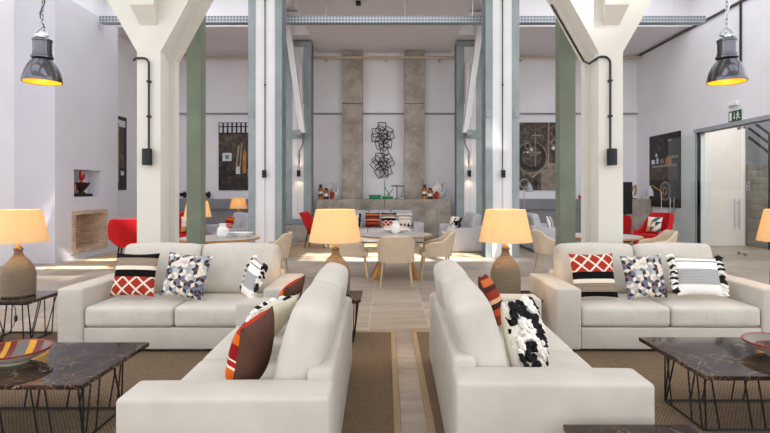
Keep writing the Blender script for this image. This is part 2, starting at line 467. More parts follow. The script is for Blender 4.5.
    c = t.mix(v < .35, C('#320c0b'), C('#8c2a20'))
    c = t.mix(rad > .155, c, C('#7e766c'))
    M['bowl_red'] = t.bsdf(c, .35, spec=.16)
    M['rim_red'] = plain('red_rim_glaze', '#80271a', .35)
    M['bowl_cream'] = plain('cream_glaze', '#ded8c2', .2, var=.04)
    # picture surfaces
    def photo(name, lo, mid, hi, sc=4, dist=1.5):
        t = T(name); o = t.co()
        n = t.noise(o, sc, 8, .65, dist)
        v = t.voro(o, sc * 1.7, 'F1', 0)
        return t.bsdf(t.ramp(n * .75 + v * .3, [(.32, C(lo)), (.55, C(mid)), (.8, C(hi))]), .5)
    M['ph_dark'] = photo('dark_workshop_print', '#15110f', '#2e2621', '#6a5a4c')
    M['ph_brown'] = photo('brown_timber_print', '#2c241f', '#4d4037', '#7b6857')
    M['ph_sepia'] = photo('sepia_machine_print', '#241b18', '#4a3d35', '#9a8877', 6, 2.5)
    M['ph_lightsepia'] = photo('light_sepia_print', '#75665a', '#92837a', '#b3a59a', 3)
    M['ph_black'] = photo('black_interior_print', '#0d0a09', '#1d1613', '#4c3a2c')
    M['ph_wood'] = plain('orange_timber_print', '#b87a3e', .5, var=.2, sc=8)
    M['ph_white'] = plain('pale_print', '#d9dbe4', .5, var=.1)
    M['ph_green'] = plain('green_print', '#5f9c62', .5)
    M['ph_tan'] = plain('tan_print', '#a08a70', .5, var=.2, sc=9)
mk()
WORLD, SUN, EXPO = 1.9, 30, 0.2
# ================================================================ ROOM
XL, XR, DB = -7.8, 8.46, 17.3           # left wall, right wall, back wall
ZC = 6.19
def S(name, mb, mat, **k):
    k.setdefault('flat', True)
    return struct(mb.build(name, mat, **k))

S('floor', MB().box(-9, 14, -6, 17.6, -.1, 0), M['tiles'], flat=True)
S('wall_back', MB().box(XL - .2, 11.8, DB, DB + .3, 0, 7), M['white_wall'])
w = MB().box(XL - .3, XL, 6.2, DB, 0, 7)
S('wall_left', w, M['white_wall'])
# right wall with the glazed opening
OD0, OD1, OZ = 9.2, 13.95, 3.1
w = MB().box(XR, XR + .25, OD1, DB, 0, 7).box(XR, XR + .25, 8.9, OD1, OZ, 7).box(XR, XR + .25, 8.9, OD0, 0, OZ)
S('wall_right', w, M['white_wall'])
# chimney block with niche and firebox holes
BX, B0, B1, BZ = -6.95, 10.77, 13.3, 5.74
F0, F1, FZ0, FZ1 = 11.46, 12.62, .2, .99
N0, N1, NZ0, NZ1 = 11.43, 12.5, 1.39, 2.01
w = MB()
w.box(XL, BX, B0, B1, 0, FZ0).box(XL, BX, B0, F0, FZ0, FZ1).box(XL, BX, F1, B1, FZ0, FZ1).box(XL, BX - .55, F0, F1, FZ0, FZ1)
w.box(XL, BX, B0, B1, FZ1, NZ0).box(XL, BX, B0, N0, NZ0, NZ1).box(XL, BX, N1, B1, NZ0, NZ1).box(XL, BX - .32, N0, N1, NZ0, NZ1)
w.box(XL, BX, B0, B1, NZ1, BZ)
S('wall_chimney', w, M['grey_wall'])
# ceiling slabs
w = MB().box(-2.28, 2.16, 12.2, DB, ZC, ZC + .3)
S('ceiling', w, M['soffit'])
w = MB().box(XL, -3.2, 14.2, DB, 6.08, 7.0)
S('ceiling', w, M['soffit'])
w = MB().box(3.1, XR, 14.2, DB, 6.08, 7.0)
S('ceiling', w, M['soffit'])
for s, x0, x1 in ((-1, -3.2, -2.28), (1, 2.16, 3.1)):
    S('beam', MB().box(x0 + .02, x1 - .02, 15.5, DB, 6.25, 6.95), M['white_paint'])
# white fascia boards with a metal channel under each at the edge of the side ceilings
# roof, with two rooflights through which the sun falls
sun_holes = [(.55, 4.4, 5.22, 6.5), (-4.7, -2.95, 4.0, 5.45)]
holes = sun_holes + [(a, c, d, e) for a, c in ((-7.4, -3.2), (-2.3, 2.1), (3.1, 8.0)) for d, e in ((1.2, 3.4), (7.6, 10.2), (10.5, 12.1 if a == -2.3 else 13.9))] + [(-7.4, -5.0, 3.9, 7.2), (4.6, 8.0, 3.9, 7.2)]
w = MB()
xs = sorted({-8.1, 8.72} | {h[0] for h in holes} | {h[1] for h in holes}); ys = sorted({-5.0, 17.6} | {h[2] for h in holes} | {h[3] for h in holes})
for i in range(len(xs) - 1):
    for j in range(len(ys) - 1):
        cx, cy = (xs[i] + xs[i + 1]) / 2, (ys[j] + ys[j + 1]) / 2
        if any(h[0] < cx < h[1] and h[2] < cy < h[3] for h in holes): continue
        w.box(xs[i], xs[i + 1], ys[j], ys[j + 1], 7.0, 7.15)
S('ceiling', w, M['white_wall'], flat=True)
# back wall band, pilasters, ledges, plinths
S('trim_1', MB().box(XL, XR, DB - .05, DB, 4.16, 4.43), M['white_wall'])
S('band_shadow', MB().box(XL, XR, DB - .075, DB, 4.115, 4.158), M['wainscot'])  # dark strip stands in for the shadow line under the band
for x0, x1 in ((-1.45, -.78), (.607, 1.28)):
    S('pilaster', MB().bev(x0, x1, 16.95, DB, 1.27, 4.42, .012).bev(x0, x1, 16.95, DB, 4.435, 6.18, .012), M['concrete'])
S('wall_ledge', MB().bev(-2.22, -.055, 16.3, DB, 0, 1.27, .012).bev(-.045, 2.07, 16.3, DB, 0, 1.27, .012), M['concrete'])
for x0, x1 in ((-3.35, -2.24), (2.09, 3.2)):
    S('plinth', MB().bev(x0, x1, 15.5, DB, 0, .47, .012), M['concrete'])
w = MB().box(XL, -3.37, 16.5, DB, 0, 1.27).box(XL, -3.37, 16.44, 16.5, .95, 1.0)
S('wall_wainscot', w, M['wainscot'])
w = MB().box(3.22, 6.6, 16.5, DB, 0, 1.27).box(3.22, 6.6, 16.44, 16.5, .95, 1.0)
S('wall_wainscot', w, M['wainscot'])
S('wall_ledge', MB().bev(6.62, XR, 16.3, DB, 0, 1.27, .012), M['concrete'])

# corridor behind the glass
S('wall_corridor', MB().box(XR + .25, 10.05, 14.35, 14.55, 0, 4), M['panel_wood'])
S('wall_corridor', MB().box(11.5, 11.7, 6, 14.6, 0, 4).box(10.05, 11.5, 14.35, 14.55, 0, 4), M['wainscot'])
st = MB()
for k in range(12):
    st.bev(10.08, 11.48, 13.0 + k * .11 - .0, 14.34, k * .19, (k + 1) * .19, .012)
o = st.build('staircase', M['dark_stair']); tag(o, 'dark stone staircase seen through the glass doors', 'staircase')
cl = bpy.data.lights.new('corridor_fill', 'POINT'); cl.energy = 38; cl.color = (1, .93, .86); cl.shadow_soft_size = .15  # added lamp, out of view, to brighten the corridor
co_ = thing('corridor_fill_lamp', 'added unseen lamp that brightens the corridor behind the glass doors', 'fill light', (9.5, 12.4, 3.6))
MB().lathe([(0, 0), (.16, 0), (.17, .03), (.17, .08), (0, .08)], 28).build('diffuser', M['white_plastic'], co_); MB().cyl((0, 0, .08), (0, 0, .5), .012).build('mount', M['black'], co_)
clo = bpy.data.objects.new('corridor_fill', cl); COL.objects.link(clo); clo.parent = co_; clo.location = (0, 0, -.25)
rl = thing('handrail', 'slanting dark grey handrail above the stairs behind the glass', 'handrail', (9.98, 12.9, 0))
for k, (z0, z1) in enumerate(((1.9, 2.55), (2.15, 2.8), (2.4, 3.05))):
    MB().tube([(0, -.25, z0), (0, .35, z1 - .1), (0, 1.2, z1 + .45)], .035, 8).build('rail', M['black'], rl)
for y, z in ((-.2, 2.45), (.45, 3.0)):
    MB().tube([(0, y, 0), (0, y, z)], .03, 8).build('post', M['black'], rl)

# glass front: header rail, frame, fixed and sliding leaves
fr = MB().box(XR - .06, XR + .12, OD0, OD1 + .06, OZ, OZ + .1).box(XR - .02, XR + .1, OD1, OD1 + .06, 0, OZ)
struct(fr.build('door_frame', M['grey_metal']))
def leaf(name, x, d0, d1, z1, label, handle=None):
    t = struct(MB().box(x, x + .012, d0, d1, .02, z1).build(name, M['glass']), label, 'glass door')
    if handle is not None:
        h = MB()
        for dx in (-.05, .062):
            h.tube([(x + dx, handle, .62), (x + dx, handle, 1.33)], .014, 10)
            for z in (.72, 1.23): h.cyl((x - .05 if dx < 0 else x, handle, z), (x if dx < 0 else x + .062, handle, z), .009)
        h.build('door_handle', M['chrome'], t)
    c = MB()
    for d in (d0 + .08, d1 - .08):
        c.bev(x - .015, x + .027, d - .06, d + .06, 0.0, .06, .006)
        c.bev(x - .015, x + .027, d - .06, d + .06, z1 - .06, z1 + .0, .006)
    c.build('clamp', M['chrome'], t)
    return t
leaf('door_1', XR - .1, 13.45, 15.2, 3.06, 'pale glass leaf slid open in front of the wall picture', 15.0)
leaf('door_2', XR + .03, 12.25, 13.9, 3.06, 'clear glass door leaf beside the white frame at the right wall', 12.42)
d3 = leaf('door_3', XR + .03, 10.5, 12.2, 3.06, 'clear glass door leaf nearest the camera in the right wall')
n8 = MB()
for z in (1.585, 1.685):
    n8.tube([(XR + .02, 12.02 + .05 * math.cos(a * PI / 10), z + .05 * math.sin(a * PI / 10)) for a in range(20)], .012, 6, closed=True)
n8.build('door_number', M['grey_metal'], d3)

# ---- concrete Y columns
def ycolumn(sgn, xo, xi):
    """xo: outer front edge, xi: inner front edge (towards the nave)"""
    s = 1 if xi > xo else -1
    y0 = 5.97
    t = struct(bpy.data.objects.new('column', None)); COL.objects.link(t)
    t.location = ((xo + xi) / 2, y0, 0)
    cx = (xo + xi) / 2; h = abs(xi - xo) / 2; zj = 3.13; zt = 5.15
    k0, k1 = .57, .545
    def poly(ins, bot=0):
        return [(-h + ins, bot), (-h + ins, zj), (-h + ins - k0 * (zt - zj), zt), (h - ins + k1 * (zt - zj), zt), (h - ins, zj + .0), (h - ins, bot)]
    if s < 0:
        mir = lambda P: [(-a, b) for a, b in P][::-1]
    else: mir = lambda P: P
    b = MB(); b.prism(mir(poly(0)), 'y', 0, .13); b.prism(mir(poly(.07)), 'y', .13, .41); b.prism(mir(poly(0)), 'y', .41, .54)
    b.build('shaft', M['cream_paint'], t, flat=True)
    # haunched beam end that comes forward off the column head
    q = MB()
    a0, a1 = .10, .135
    vs = [(-a0, 0, 3.44), (a0, 0, 3.44), (-a1, -.17, 3.62), (a1, -.17, 3.62), (-a1 * 1.15, -.17, 5.15), (a1 * 1.15, -.17, 5.15), (-a0, 0, 5.15), (a0, 0, 5.15)]
    q.add(vs, [(0, 1, 3, 2), (2, 3, 5, 4), (0, 2, 4, 6), (1, 7, 5, 3), (4, 5, 7, 6), (0, 6, 7, 1)])
    q.build('haunch', M['cream_paint'], t, flat=True)
    return t
ycolumn(-1, -2.898, -2.625)
ycolumn(1, 2.758, 2.474)
S('beam', MB().box(XL, XR, 5.97, 6.51, 5.16, 5.42), M['cream_paint'])

# ---- green steel posts (H section)
for x0, x1 in ((-2.83, -2.63), (2.47, 2.69)):
    xm = (x0 + x1) / 2
    b = MB().box(x0, x1, 7.28, 7.3, 0, 6.1).box(x0, x1, 7.46, 7.48, 0, 6.1).box(xm - .012, xm + .012, 7.3, 7.46, 0, 6.1)
    b.box(x0, x0 + .012, 7.3, 7.46, 0, 6.1).box(x1 - .012, x1, 7.3, 7.46, 0, 6.1)
    S('post', b, M['green_steel'], flat=True)

# ---- white columns clad in galvanised channels
def cchan(b, x0, x1, y0, y1, z0, z1, open_left):
    t = .018
    b.box(x0, x1, y0, y0 + t, z0, z1).box(x0, x1, y1 - t, y1, z0, z1)
    if open_left: b.box(x1 - t, x1, y0 + t, y1 - t, z0, z1)
    else: b.box(x0, x0 + t, y0 + t, y1 - t, z0, z1)
def cladcol(xw0, xw1, wl, wr, D, zt, z0=0, dep=.5, plates=True):
    t = struct(bpy.data.objects.new('column', None)); COL.objects.link(t)
    xm = (xw0 + xw1) / 2; t.location = (xm, D, 0)
    a, c = xw0 - xm, xw1 - xm
    b = MB().box(a, -.02, .02, dep - .02, z0, zt).box(.02, c, .02, dep - .02, z0, zt).box(-.02, .02, .05, dep - .05, z0, zt)
    b.build('shaft', M['white_paint'], t, flat=True)
    l = MB(); cchan(l, a - wl, a, 0, dep, z0, zt, True); l.build('channel', M['galv'], t, flat=True)
    l = MB(); cchan(l, c, c + wr, 0, dep, z0, zt, False); l.build('channel', M['galv'], t, flat=True)
    if plates:
        for x0, x1 in ((a - wl + .01, a - .01), (c + .01, c + wr - .01)):
            p = MB().bev(x0, x1, -.012, -.001, 3.19, 3.36, .003)
            for i in range(2):
                for j in range(2): p.cyl((x0 + .03 + i * (x1 - x0 - .06), -.03, 3.23 + j * .09), (x0 + .03 + i * (x1 - x0 - .06), -.01, 3.23 + j * .09), .012, n=6)
            p.build('bolted_plate', M['galv'], t)
    return t
cladcol(-2.98, -2.53, .16, .16, 11.69, 6.9)
cladcol(2.43, 2.88, .16, .16, 11.69, 6.9)
def strutcol(s, xs0, xs1, wo, wi):
    """rear column with header, cross bar, diagonal brace and bracket"""
    t = cladcol(xs0, xs1, wo, wi, 16.0, 6.2, .475, .45, False)
    xm = (xs0 + xs1) / 2; a, c = xs0 - wo - xm, xs1 + wi - xm
    b = MB().box(a, c, -.03, -.002, 3.17, 3.42).box(a, c, -.03, -.002, .5, .66).box(a, c, -.03, -.002, 6.03, 6.2)
    b.build('crossbar', M['galv'], t, flat=True)
    q = MB()
    q.M = Matrix.Identity(4)
    o0, o1 = -.24, .26
    P = [(s * (o0 - .09), 6.75), (s * (o0 + .09), 6.75), (s * (o1 + .07), 3.28), (s * (o1 - .09), 3.28)]
    q.prism(P, 'y', -.70, -.50)
    q.build('brace', M['white_paint'], t, flat=True)
    k = MB()
    k.prism([(s * -.22, 5.95), (s * .13, 5.55), (s * .17, 5.42), (s * .17, 4.25), (s * .08, 4.25), (s * .08, 5.38), (s * -.22, 5.7)], 'y', -.22, -.04)
    k.build('bracket', M['white_paint'], t, flat=True)
    MB().box(s * .1 - .05 if s > 0 else -.21, .21 if s > 0 else .05 - .1, -.72, -.03, 3.2, 3.36).build('brace_seat', M['galv'], t, flat=True)
    return t
strutcol(1, -2.93, -2.57, .22, .24)
strutcol(-1, 2.44, 2.82, .24, .22)

# ---- cable tray, pipes, conduits
tr = thing('cable_tray', 'long galvanised cable tray hanging across the room below the ceiling', 'cable tray', (0, 12.45, 5.58))
b = MB().box(-6.9, 7.7, -.1, .1, 0, .012).box(-6.9, 7.7, -.1, -.088, .012, .16).box(-6.9, 7.7, .088, .1, .012, .16)
b.build('tray', M['tray'], tr, flat=True)
for x, z in ((-1.45, ZC - 5.58), (.45, ZC - 5.58), (2.1, ZC - 5.58), (-5.0, 1.41), (6.0, 1.41), (7.0, 1.41)):
    MB().cyl((x, 0, .0), (x, 0, z), .008, n=6).build('hanger_rod', M['chrome'], tr)
t = thing('water_pipe', 'beige pipe running along the top of the back wall', 'pipe', (0, 16.9, 5.93))
mp = plain('beige_pipe', '#c6b59e', .5)
MB().tube([(XL + .02, 0, 0), (XR - .02, 0, 0)], .045, 10).build('pipe', mp, t)
for x in (-6.5, -4.5, -2.0, 0, 1.8, 4.5, 6.8): MB().bev(x - .02, x + .02, .0, .395, -.06, .06, .008).build('mount', mp, t)
b = MB().tube([(XR - .035, DB - .1, 6.03), (XR - .035, 9.5, 6.03)], .032, 10)
tag(b.build('ceiling_pipe', plain('dark_pipe', '#57504d', .5)), 'dark pipe running along the top of the right wall', 'pipe')
b = MB().tube([(XR - .03, 12.2, 6.95), (XR - .03, 12.2, 4.5)], .025, 8)
tag(b.build('wall_conduit', M['black_cable']), 'black vertical conduit on the right wall behind the lamp', 'conduit')
b = MB().bev(-.74 , -.62, 12.55, 12.67, ZC - .1, ZC, .01)
tag(b.build('ceiling_spot', M['black']), 'small black spotlight fixed to the central ceiling', 'spotlight')

# ---- wall sconces on the columns
def sconce(name, label, x, y, z, path, r=.055, hh=.19, glow=0):
    t = thing('wall_sconce', label, 'wall light', (x, y, z), 0, 'black column sconces')
    b = MB().lathe([(0, -hh / 2), (r, -hh / 2), (r, hh / 2), (r * .8, hh / 2), (r * .8, hh / 2 - .02), (0, hh / 2 - .02)], 20)
    lb = b.build('lamp_body', M['black'], t)
    MB().box(-.02, .02, r * .8, .075, -hh * .3, hh * .3).build('mount', M['black'], lb)
    c = MB().tube([(px - x, py - y, pz - z) for px, py, pz in path], r * .23, 8)
    for i in (1, 3):
        if len(path) >= 2:
            pa, pb = path[-2], path[-1]
            f = i / 5
            c.bev(pa[0] + (pb[0] - pa[0]) * f - x - .022, pa[0] + (pb[0] - pa[0]) * f - x + .022, path[-1][1] - y - .02, path[-1][1] - y + .03, pa[2] + (pb[2] - pa[2]) * f - z - .012, pa[2] + (pb[2] - pa[2]) * f - z + .012, .004)
    c.build('cable', M['black_cable'], t)
    if glow:
        for sg in (1, -1):
            l = bpy.data.lights.new('sconce_light', 'SPOT'); l.energy = glow; l.color = (1, .78, .5); l.spot_size = R(100); l.spot_blend = .8; l.shadow_soft_size = .03
            lo = bpy.data.objects.new('sconce_light', l); COL.objects.link(lo); lo.parent = t
            lo.location = (0, 0, sg * (hh / 2 + .02)); lo.rotation_euler = (0 if sg < 0 else PI, 0, 0)
    return t
def bend(p, q, r, n=5):
    """corner from p towards +x then down: quarter circle"""
    return [(q[0] - r + r * math.sin(i / n * PI / 2), p[1], p[2] - r + r * math.cos(i / n * PI / 2)) for i in range(n + 1)]
y0 = 5.9
xs = at(147, 5.9); zt_ = zz(57, 5.9)
sconce('s', 'black sconce on the left cream Y-shaped column', xs, y0, zz(157, 5.9), [(-2.93, y0 + .05, zt_ - .03), (-2.9, y0 + .045, zt_), (xs - .09, y0 + .045, zt_)] + bend((0, y0 + .045, zt_), (xs, 0, 0), .07) + [(xs, y0 + .045, zz(151, 5.9))])
xs = at(612, 5.9); zt_ = zz(56, 5.9)
pr = [(2.06, 6.4, 3.84), (2.34, 6.4, 3.35), (2.452, 6.36, 3.12), (2.456, 6.2, 3.05), (2.458, 5.95, 3.06), (2.5, 5.945, 3.07), (2.56, y0 + .045, zt_)]
sconce('s', 'black sconce on the right cream Y-shaped column', xs, y0, zz(157, 5.9), pr + bend((0, y0 + .045, zt_), (xs, 0, 0), .07) + [(xs, y0 + .045, zz(151, 5.9))])
y1 = 11.61
for lab, x in (('black sconce low on the left steel-clad white column', -2.755), ('black sconce low on the right steel-clad white column', 2.655)):
    sconce('s', lab, x, y1, zz(174, 11.69), [(x, y1 + .065, 6.85), (x, y1 + .065, zz(170, 11.69))], .05, .17)
y2 = 15.92
for lab, x, s in (('lit black sconce on the rear left column, glowing down', -2.71, 1), ('lit black sconce on the rear right column, glowing down', 2.585, -1)):
    sconce('s', lab, x, y2, zz(173.5, 16), [(x + s * .12, y2 + .07, 3.15), (x + s * .12, y2 + .05, 2.98), (x, y2 + .05, 2.75), (x, y2 + .065, zz(169, 16))], .055, .2, 4)

# ---- pendants
def pendant(label, px, D):
    X = at(px, D)
    t = thing('pendant_lamp', label, 'pendant lamp', (X, D, 2.775), 0, 'industrial pendant lamps')
    prof = [(.232, 0), (.236, .012), (.228, .05), (.208, .12), (.17, .2), (.125, .255), (.112, .275)]
    MB().lathe(prof, 40).build('lamp_shade', M['gunmetal'], t)
    MB().lathe([(.218, .004), (.21, .05), (.19, .12), (.152, .195), (.1, .255), (0, .27)], 40).build('reflector', M['reflector'], t)
    MB().lathe([(.112, .275), (.13, .28), (.13, .30), (.112, .31), (.116, .33), (.108, .335), (.108, .47), (.116, .475), (.116, .495), (.1, .51), (0, .51)], 32).build('ballast_housing', M['gunmetal'], t)
    hc = MB().lathe([(0, .51), (.045, .515), (.05, .55), (.03, .58), (0, .59)], 16).rbox(0, 0, .55, .16, .05, .03, .012, mid=1).build('hanger_cap', M['white_plastic'] if px < 100 else M['chrome'], t)
    MB().tube([(-.055, 0, .55), (-.07, 0, .58), (-.03, 0, .62), (0, 0, .63), (.03, 0, .62), (.07, 0, .58), (.055, 0, .55)], .008, 8).build('hanger_ring', M['chrome'], hc)
    MB().ball((0, 0, .13), .055).build('bulb', M['bulb'], t)
    ch = MB(); z = .63; k = 0
    while z < 2.45:
        pts = []
        for i in range(12):
            a = 2 * PI * i / 12; u = .016 * math.cos(a); v = .034 * math.sin(a)
            pts.append((u if k % 2 else 0, 0 if k % 2 else u, z + .03 + v))
        ch.tube(pts, .0065, 5, closed=True); z += .05; k += 1
    ch.build('chain', M['chrome'], t)
    pts = [(.024 * math.cos(i * .8), .024 * math.sin(i * .8), .6 + i * .04) for i in range(47)]
    MB().tube(pts, .006, 6).build('cable', M['black_cable'] if px < 100 else M['white_plastic'], t)
    l = bpy.data.lights.new('pendant_light', 'POINT'); l.energy = 2.2; l.color = (1, .72, .3); l.shadow_soft_size = .05
    lo = bpy.data.objects.new('pendant_light', l); COL.objects.link(lo); lo.parent = t; lo.location = (0, 0, .04)
    for o in t.children:
        if o.name.split('.')[0] in ('reflector', 'ballast_housing'): o.scale = (.9, .9, 1)
        if o.name.split('.')[0] == 'lamp_shade': o.scale = (.88, .88, 1)
    return t
pendant('gunmetal industrial pendant lamp on the left, before the chimney block', 42.3, 5.97)
pendant('gunmetal industrial pendant lamp on the right, above the exit sign', 726.8, 5.97)
for x in (at(42.3, 5.97), at(726.8, 5.97)): pass

# ---- exit sign and emergency light on the right wall
def wall_r(d): return XR - .001
t = thing('exit_sign', 'green emergency exit sign with running figure on the right wall', 'exit sign', (XR, 12.42, 3.34))
MB().box(-.02, -.002, -.22, .22, -.13, .13).build('sign_plate', M['sign_green'], t)
q = MB()
# seen from the room: +y is to the left
q.box(-.024, -.0205, .10, .19, -.1, .1)
q.box(-.024, -.0205, -.0, .02, -.02, .09); q.prism([(.05, -.02), (.01, -.08), (-.03, -.02)], 'x', -.024, -.0205)
q.cyl((-.024, -.115, .075), (-.0205, -.115, .075), .024, n=14)
for a, b_, r in (((-.11, .05), (-.12, -.015), .02), ((-.12, -.015), (-.075, -.045), .014), ((-.075, -.045), (-.085, -.1), .012), ((-.12, -.015), (-.15, -.06), .014), ((-.15, -.06), (-.195, -.065), .012), ((-.105, .045), (-.07, .015), .011), ((-.07, .015), (-.045, .04), .01), ((-.115, .04), (-.155, .035), .011), ((-.155, .035), (-.17, -.0), .01)):
    d = Vector((b_[0] - a[0], b_[1] - a[1])); n_ = Vector((-d.y, d.x)).normalized() * r
    q.prism([(a[0] + n_.x, a[1] + n_.y), (b_[0] + n_.x, b_[1] + n_.y), (b_[0] - n_.x, b_[1] - n_.y), (a[0] - n_.x, a[1] - n_.y)], 'x', -.024, -.0205)
q.build('pictogram', M['white_plastic'], t, flat=True)
t = thing('emergency_light', 'small white oval emergency light above the exit sign', 'emergency light', (XR, 12.45, 3.64))
MB().rbox(-.032, 0, 0, .06, .34, .13, .03).build('housing', M['white_plastic'], t); MB().box(-.01, -.0005, -.1, .1, -.04, .04).build('wall_mount', M['white_plastic'], t)
MB().rbox(-.07, 0, -.01, .02, .26, .07, .01).build('diffuser', M['white_ceramic'], t)

# ---- pictures
def picture(name, label, M4, w, h, base, shapes):
    """local frame: x across, z up, front towards -y"""
    t = thing('picture', label, 'picture', group='large wall pictures'); t.matrix_world = M4
    pn = MB().box(-w / 2, w / 2, .003, .035, 0, h).build('panel', M['black'], t, flat=True)
    b = MB(); mats = [M[base]]; b.box(-w / 2, w / 2, 0, .0028, 0, h, 0)
    for k, (m, kind, *a) in enumerate(shapes):
        if M[m] not in mats: mats.append(M[m])
        mi = mats.index(M[m]); f = -.0008 * (k + 1)
        if kind == 'r': b.box(a[0] * w - w / 2, a[1] * w - w / 2, f, 0, a[2] * h, a[3] * h, mi)
        elif kind == 'p': b.prism([(p[0] * w - w / 2, p[1] * h) for p in a[0]], 'y', f, 0, mi)
        elif kind == 'c':
            b.cyl((a[0] * w - w / 2, f, a[1] * h), (a[0] * w - w / 2, 0, a[1] * h), a[2], n=20, mi=mi)
        elif kind == 'o':
            cx, cz = a[0] * w - w / 2, a[1] * h
            n = 28; vs = []
            for i in range(n):
                th = 2 * PI * i / n
                for rr in (a[2], a[3]):
                    vs.append((cx + rr * math.cos(th), f, cz + rr * math.sin(th)))
            b.add(vs, [(2 * i, 2 * i + 1, (2 * i + 3) % (2 * n), (2 * i + 2) % (2 * n)) for i in range(n)], mi)
    b.build('print', mats, pn, flat=True)
    return t
sh = [('ph_brown', 'r', 0, 1, .5, .83)]
for i in range(11): sh.append(('ph_white', 'r', .02 + i * .093, .075 + i * .093, .845, .99))
sh += [('ph_black', 'r', 0, 1, .835, .85), ('ph_black', 'r', 0, 1, .93, .945), ('ph_wood', 'p', [(.5, .25), (.57, .25), (.575, .55), (.54, .62), (.5, .5)]), ('ph_tan', 'p', [(.34, .28), (.38, .28), (.44, .66), (.4, .66)]), ('ph_tan', 'p', [(.42, .28), (.45, .28), (.5, .7), (.47, .7)]),
       ('ph_brown', 'p', [(.28, .3), (.32, .3), (.34, .62), (.3, .6)]), ('ph_white', 'r', .08, .27, .43, .55), ('ph_green', 'r', .14, .21, .46, .52), ('ph_white', 'p', [(.36, .24), (.45, .24), (.44, .35), (.38, .35)]), ('ph_tan', 'p', [(.6, .2), (.66, .2), (.69, .6), (.65, .62)]), ('ph_white', 'p', [(.64, .4), (.7, .36), (.71, .42), (.66, .46)])]
W0 = 1.62
picture('p', 'tall dark picture of stacked timber under barred windows, on the back wall at left', Matrix.Translation((-5.63 + W0 / 2, DB - .04, 1.56)), W0, 2.28, 'ph_dark', sh)
sh = [('ph_lightsepia', 'p', [(.5, .0), (1, .0), (1, .37), (.5, .3)]), ('ph_lightsepia', 'r', .62, .9, .32, .4), ('ph_tan', 'r', .64, .67, .38, 1), ('ph_lightsepia', 'o', .3, .48, .5, .54), ('ph_black', 'o', .3, .5, .34, .48),
      ('ph_tan', 'r', .37, .39, .35, .86), ('ph_lightsepia', 'r', .3, .52, .8, .82), ('ph_lightsepia', 'r', .12, .5, .55, .57), ('ph_tan', 'p', [(.02, .35), (.05, .35), (.33, .17), (.33, .21)]), ('ph_tan', 'p', [(.62, .35), (.62, .39), (.33, .22), (.33, .18)]),
      ('ph_lightsepia', 'o', .78, .7, .08, .13), ('ph_black', 'o', .82, .85, .06, .14), ('ph_white', 'c', .75, .62, .06), ('ph_lightsepia', 'o', .15, .1, .12, .17), ('ph_black', 'c', .38, .1, .1), ('ph_tan', 'o', .22, .65, .08, .11), ('ph_white', 'c', .3, .6, .05), ('ph_white', 'c', .22, .56, .035)]
picture('p', 'sepia picture of old machine wheels on the back wall at right', Matrix.Translation((5.22, DB - .04, 1.56)), 1.62, 2.28, 'ph_sepia', sh)
sh = [('ph_brown', 'r', .05, .95, .38, .55), ('ph_tan', 'r', .1, .9, .55, .58), ('ph_white', 'c', .25, .72, .06), ('ph_white', 'r', .08, .2, .6, .66), ('ph_white', 'r', .26, .32, .6, .68), ('ph_lightsepia', 'r', .38, .5, .6, .66), ('ph_wood', 'r', .55, .75, .58, .66), ('ph_tan', 'r', .6, .95, .66, .69),
      ('ph_lightsepia', 'o', .55, .22, .24, .3), ('ph_sepia', 'c', .55, .22, .24), ('ph_tan', 'o', .55, .22, .08, .13), ('ph_brown', 'o', .4, .86, .14, .18)]
MR = Matrix.Translation((XR - .04, 15.55, 1.04)) @ Matrix.Rotation(R(-90), 4, 'Z')
picture('p', 'dark picture of a round machine wheel, on the right wall behind glass', MR, 1.7, 2.22, 'ph_black', sh)
sh = [('ph_sepia', 'r', .62, .9, .3, .9), ('ph_white', 'r', .6, .95, .86, .95), ('ph_brown', 'r', .0, .5, .2, .6), ('ph_tan', 'r', .7, .74, .1, .9), ('ph_white', 'r', .8, .9, .2, .26)]
ML = Matrix.Translation((XL + .04, 14.5, 1.56)) @ Matrix.Rotation(R(90), 4, 'Z')
picture('p', 'narrow dark picture on the left wall just beyond the chimney block', ML, 1.7, 2.15, 'ph_black', sh)

# ---- fireplace
t = thing('fireplace', 'brick-lined open fireplace set into the grey chimney block', 'fireplace', (BX, (F0 + F1) / 2, 0))
c = (F0 + F1) / 2
b = MB()
f0, f1 = F0 - c, F1 - c
b.box(.001, .02, f0 - .13, f0, FZ0 - .08, FZ1 + .09).box(.001, .02, f1, f1 + .16, FZ0 - .08, FZ1 + .09).box(.001, .02, f0, f1, FZ1, FZ1 + .09).box(.001, .02, f0, f1, FZ0 - .08, FZ0)
b.build('surround', M['brick'], t, flat=True)
b = MB().box(-.545, -.53, f0 + .004, f1 - .004, FZ0 + .004, FZ1 - .004).box(-.53, 0, f0 + .004, f0 + .02, FZ0 + .02, FZ1 - .004).box(-.53, 0, f1 - .02, f1 - .004, FZ0 + .02, FZ1 - .004).box(-.53, 0, f0 + .004, f1 - .004, FZ0 + .004, FZ0 + .02)
b.build('firebox_lining', M['brick'], t, flat=True)
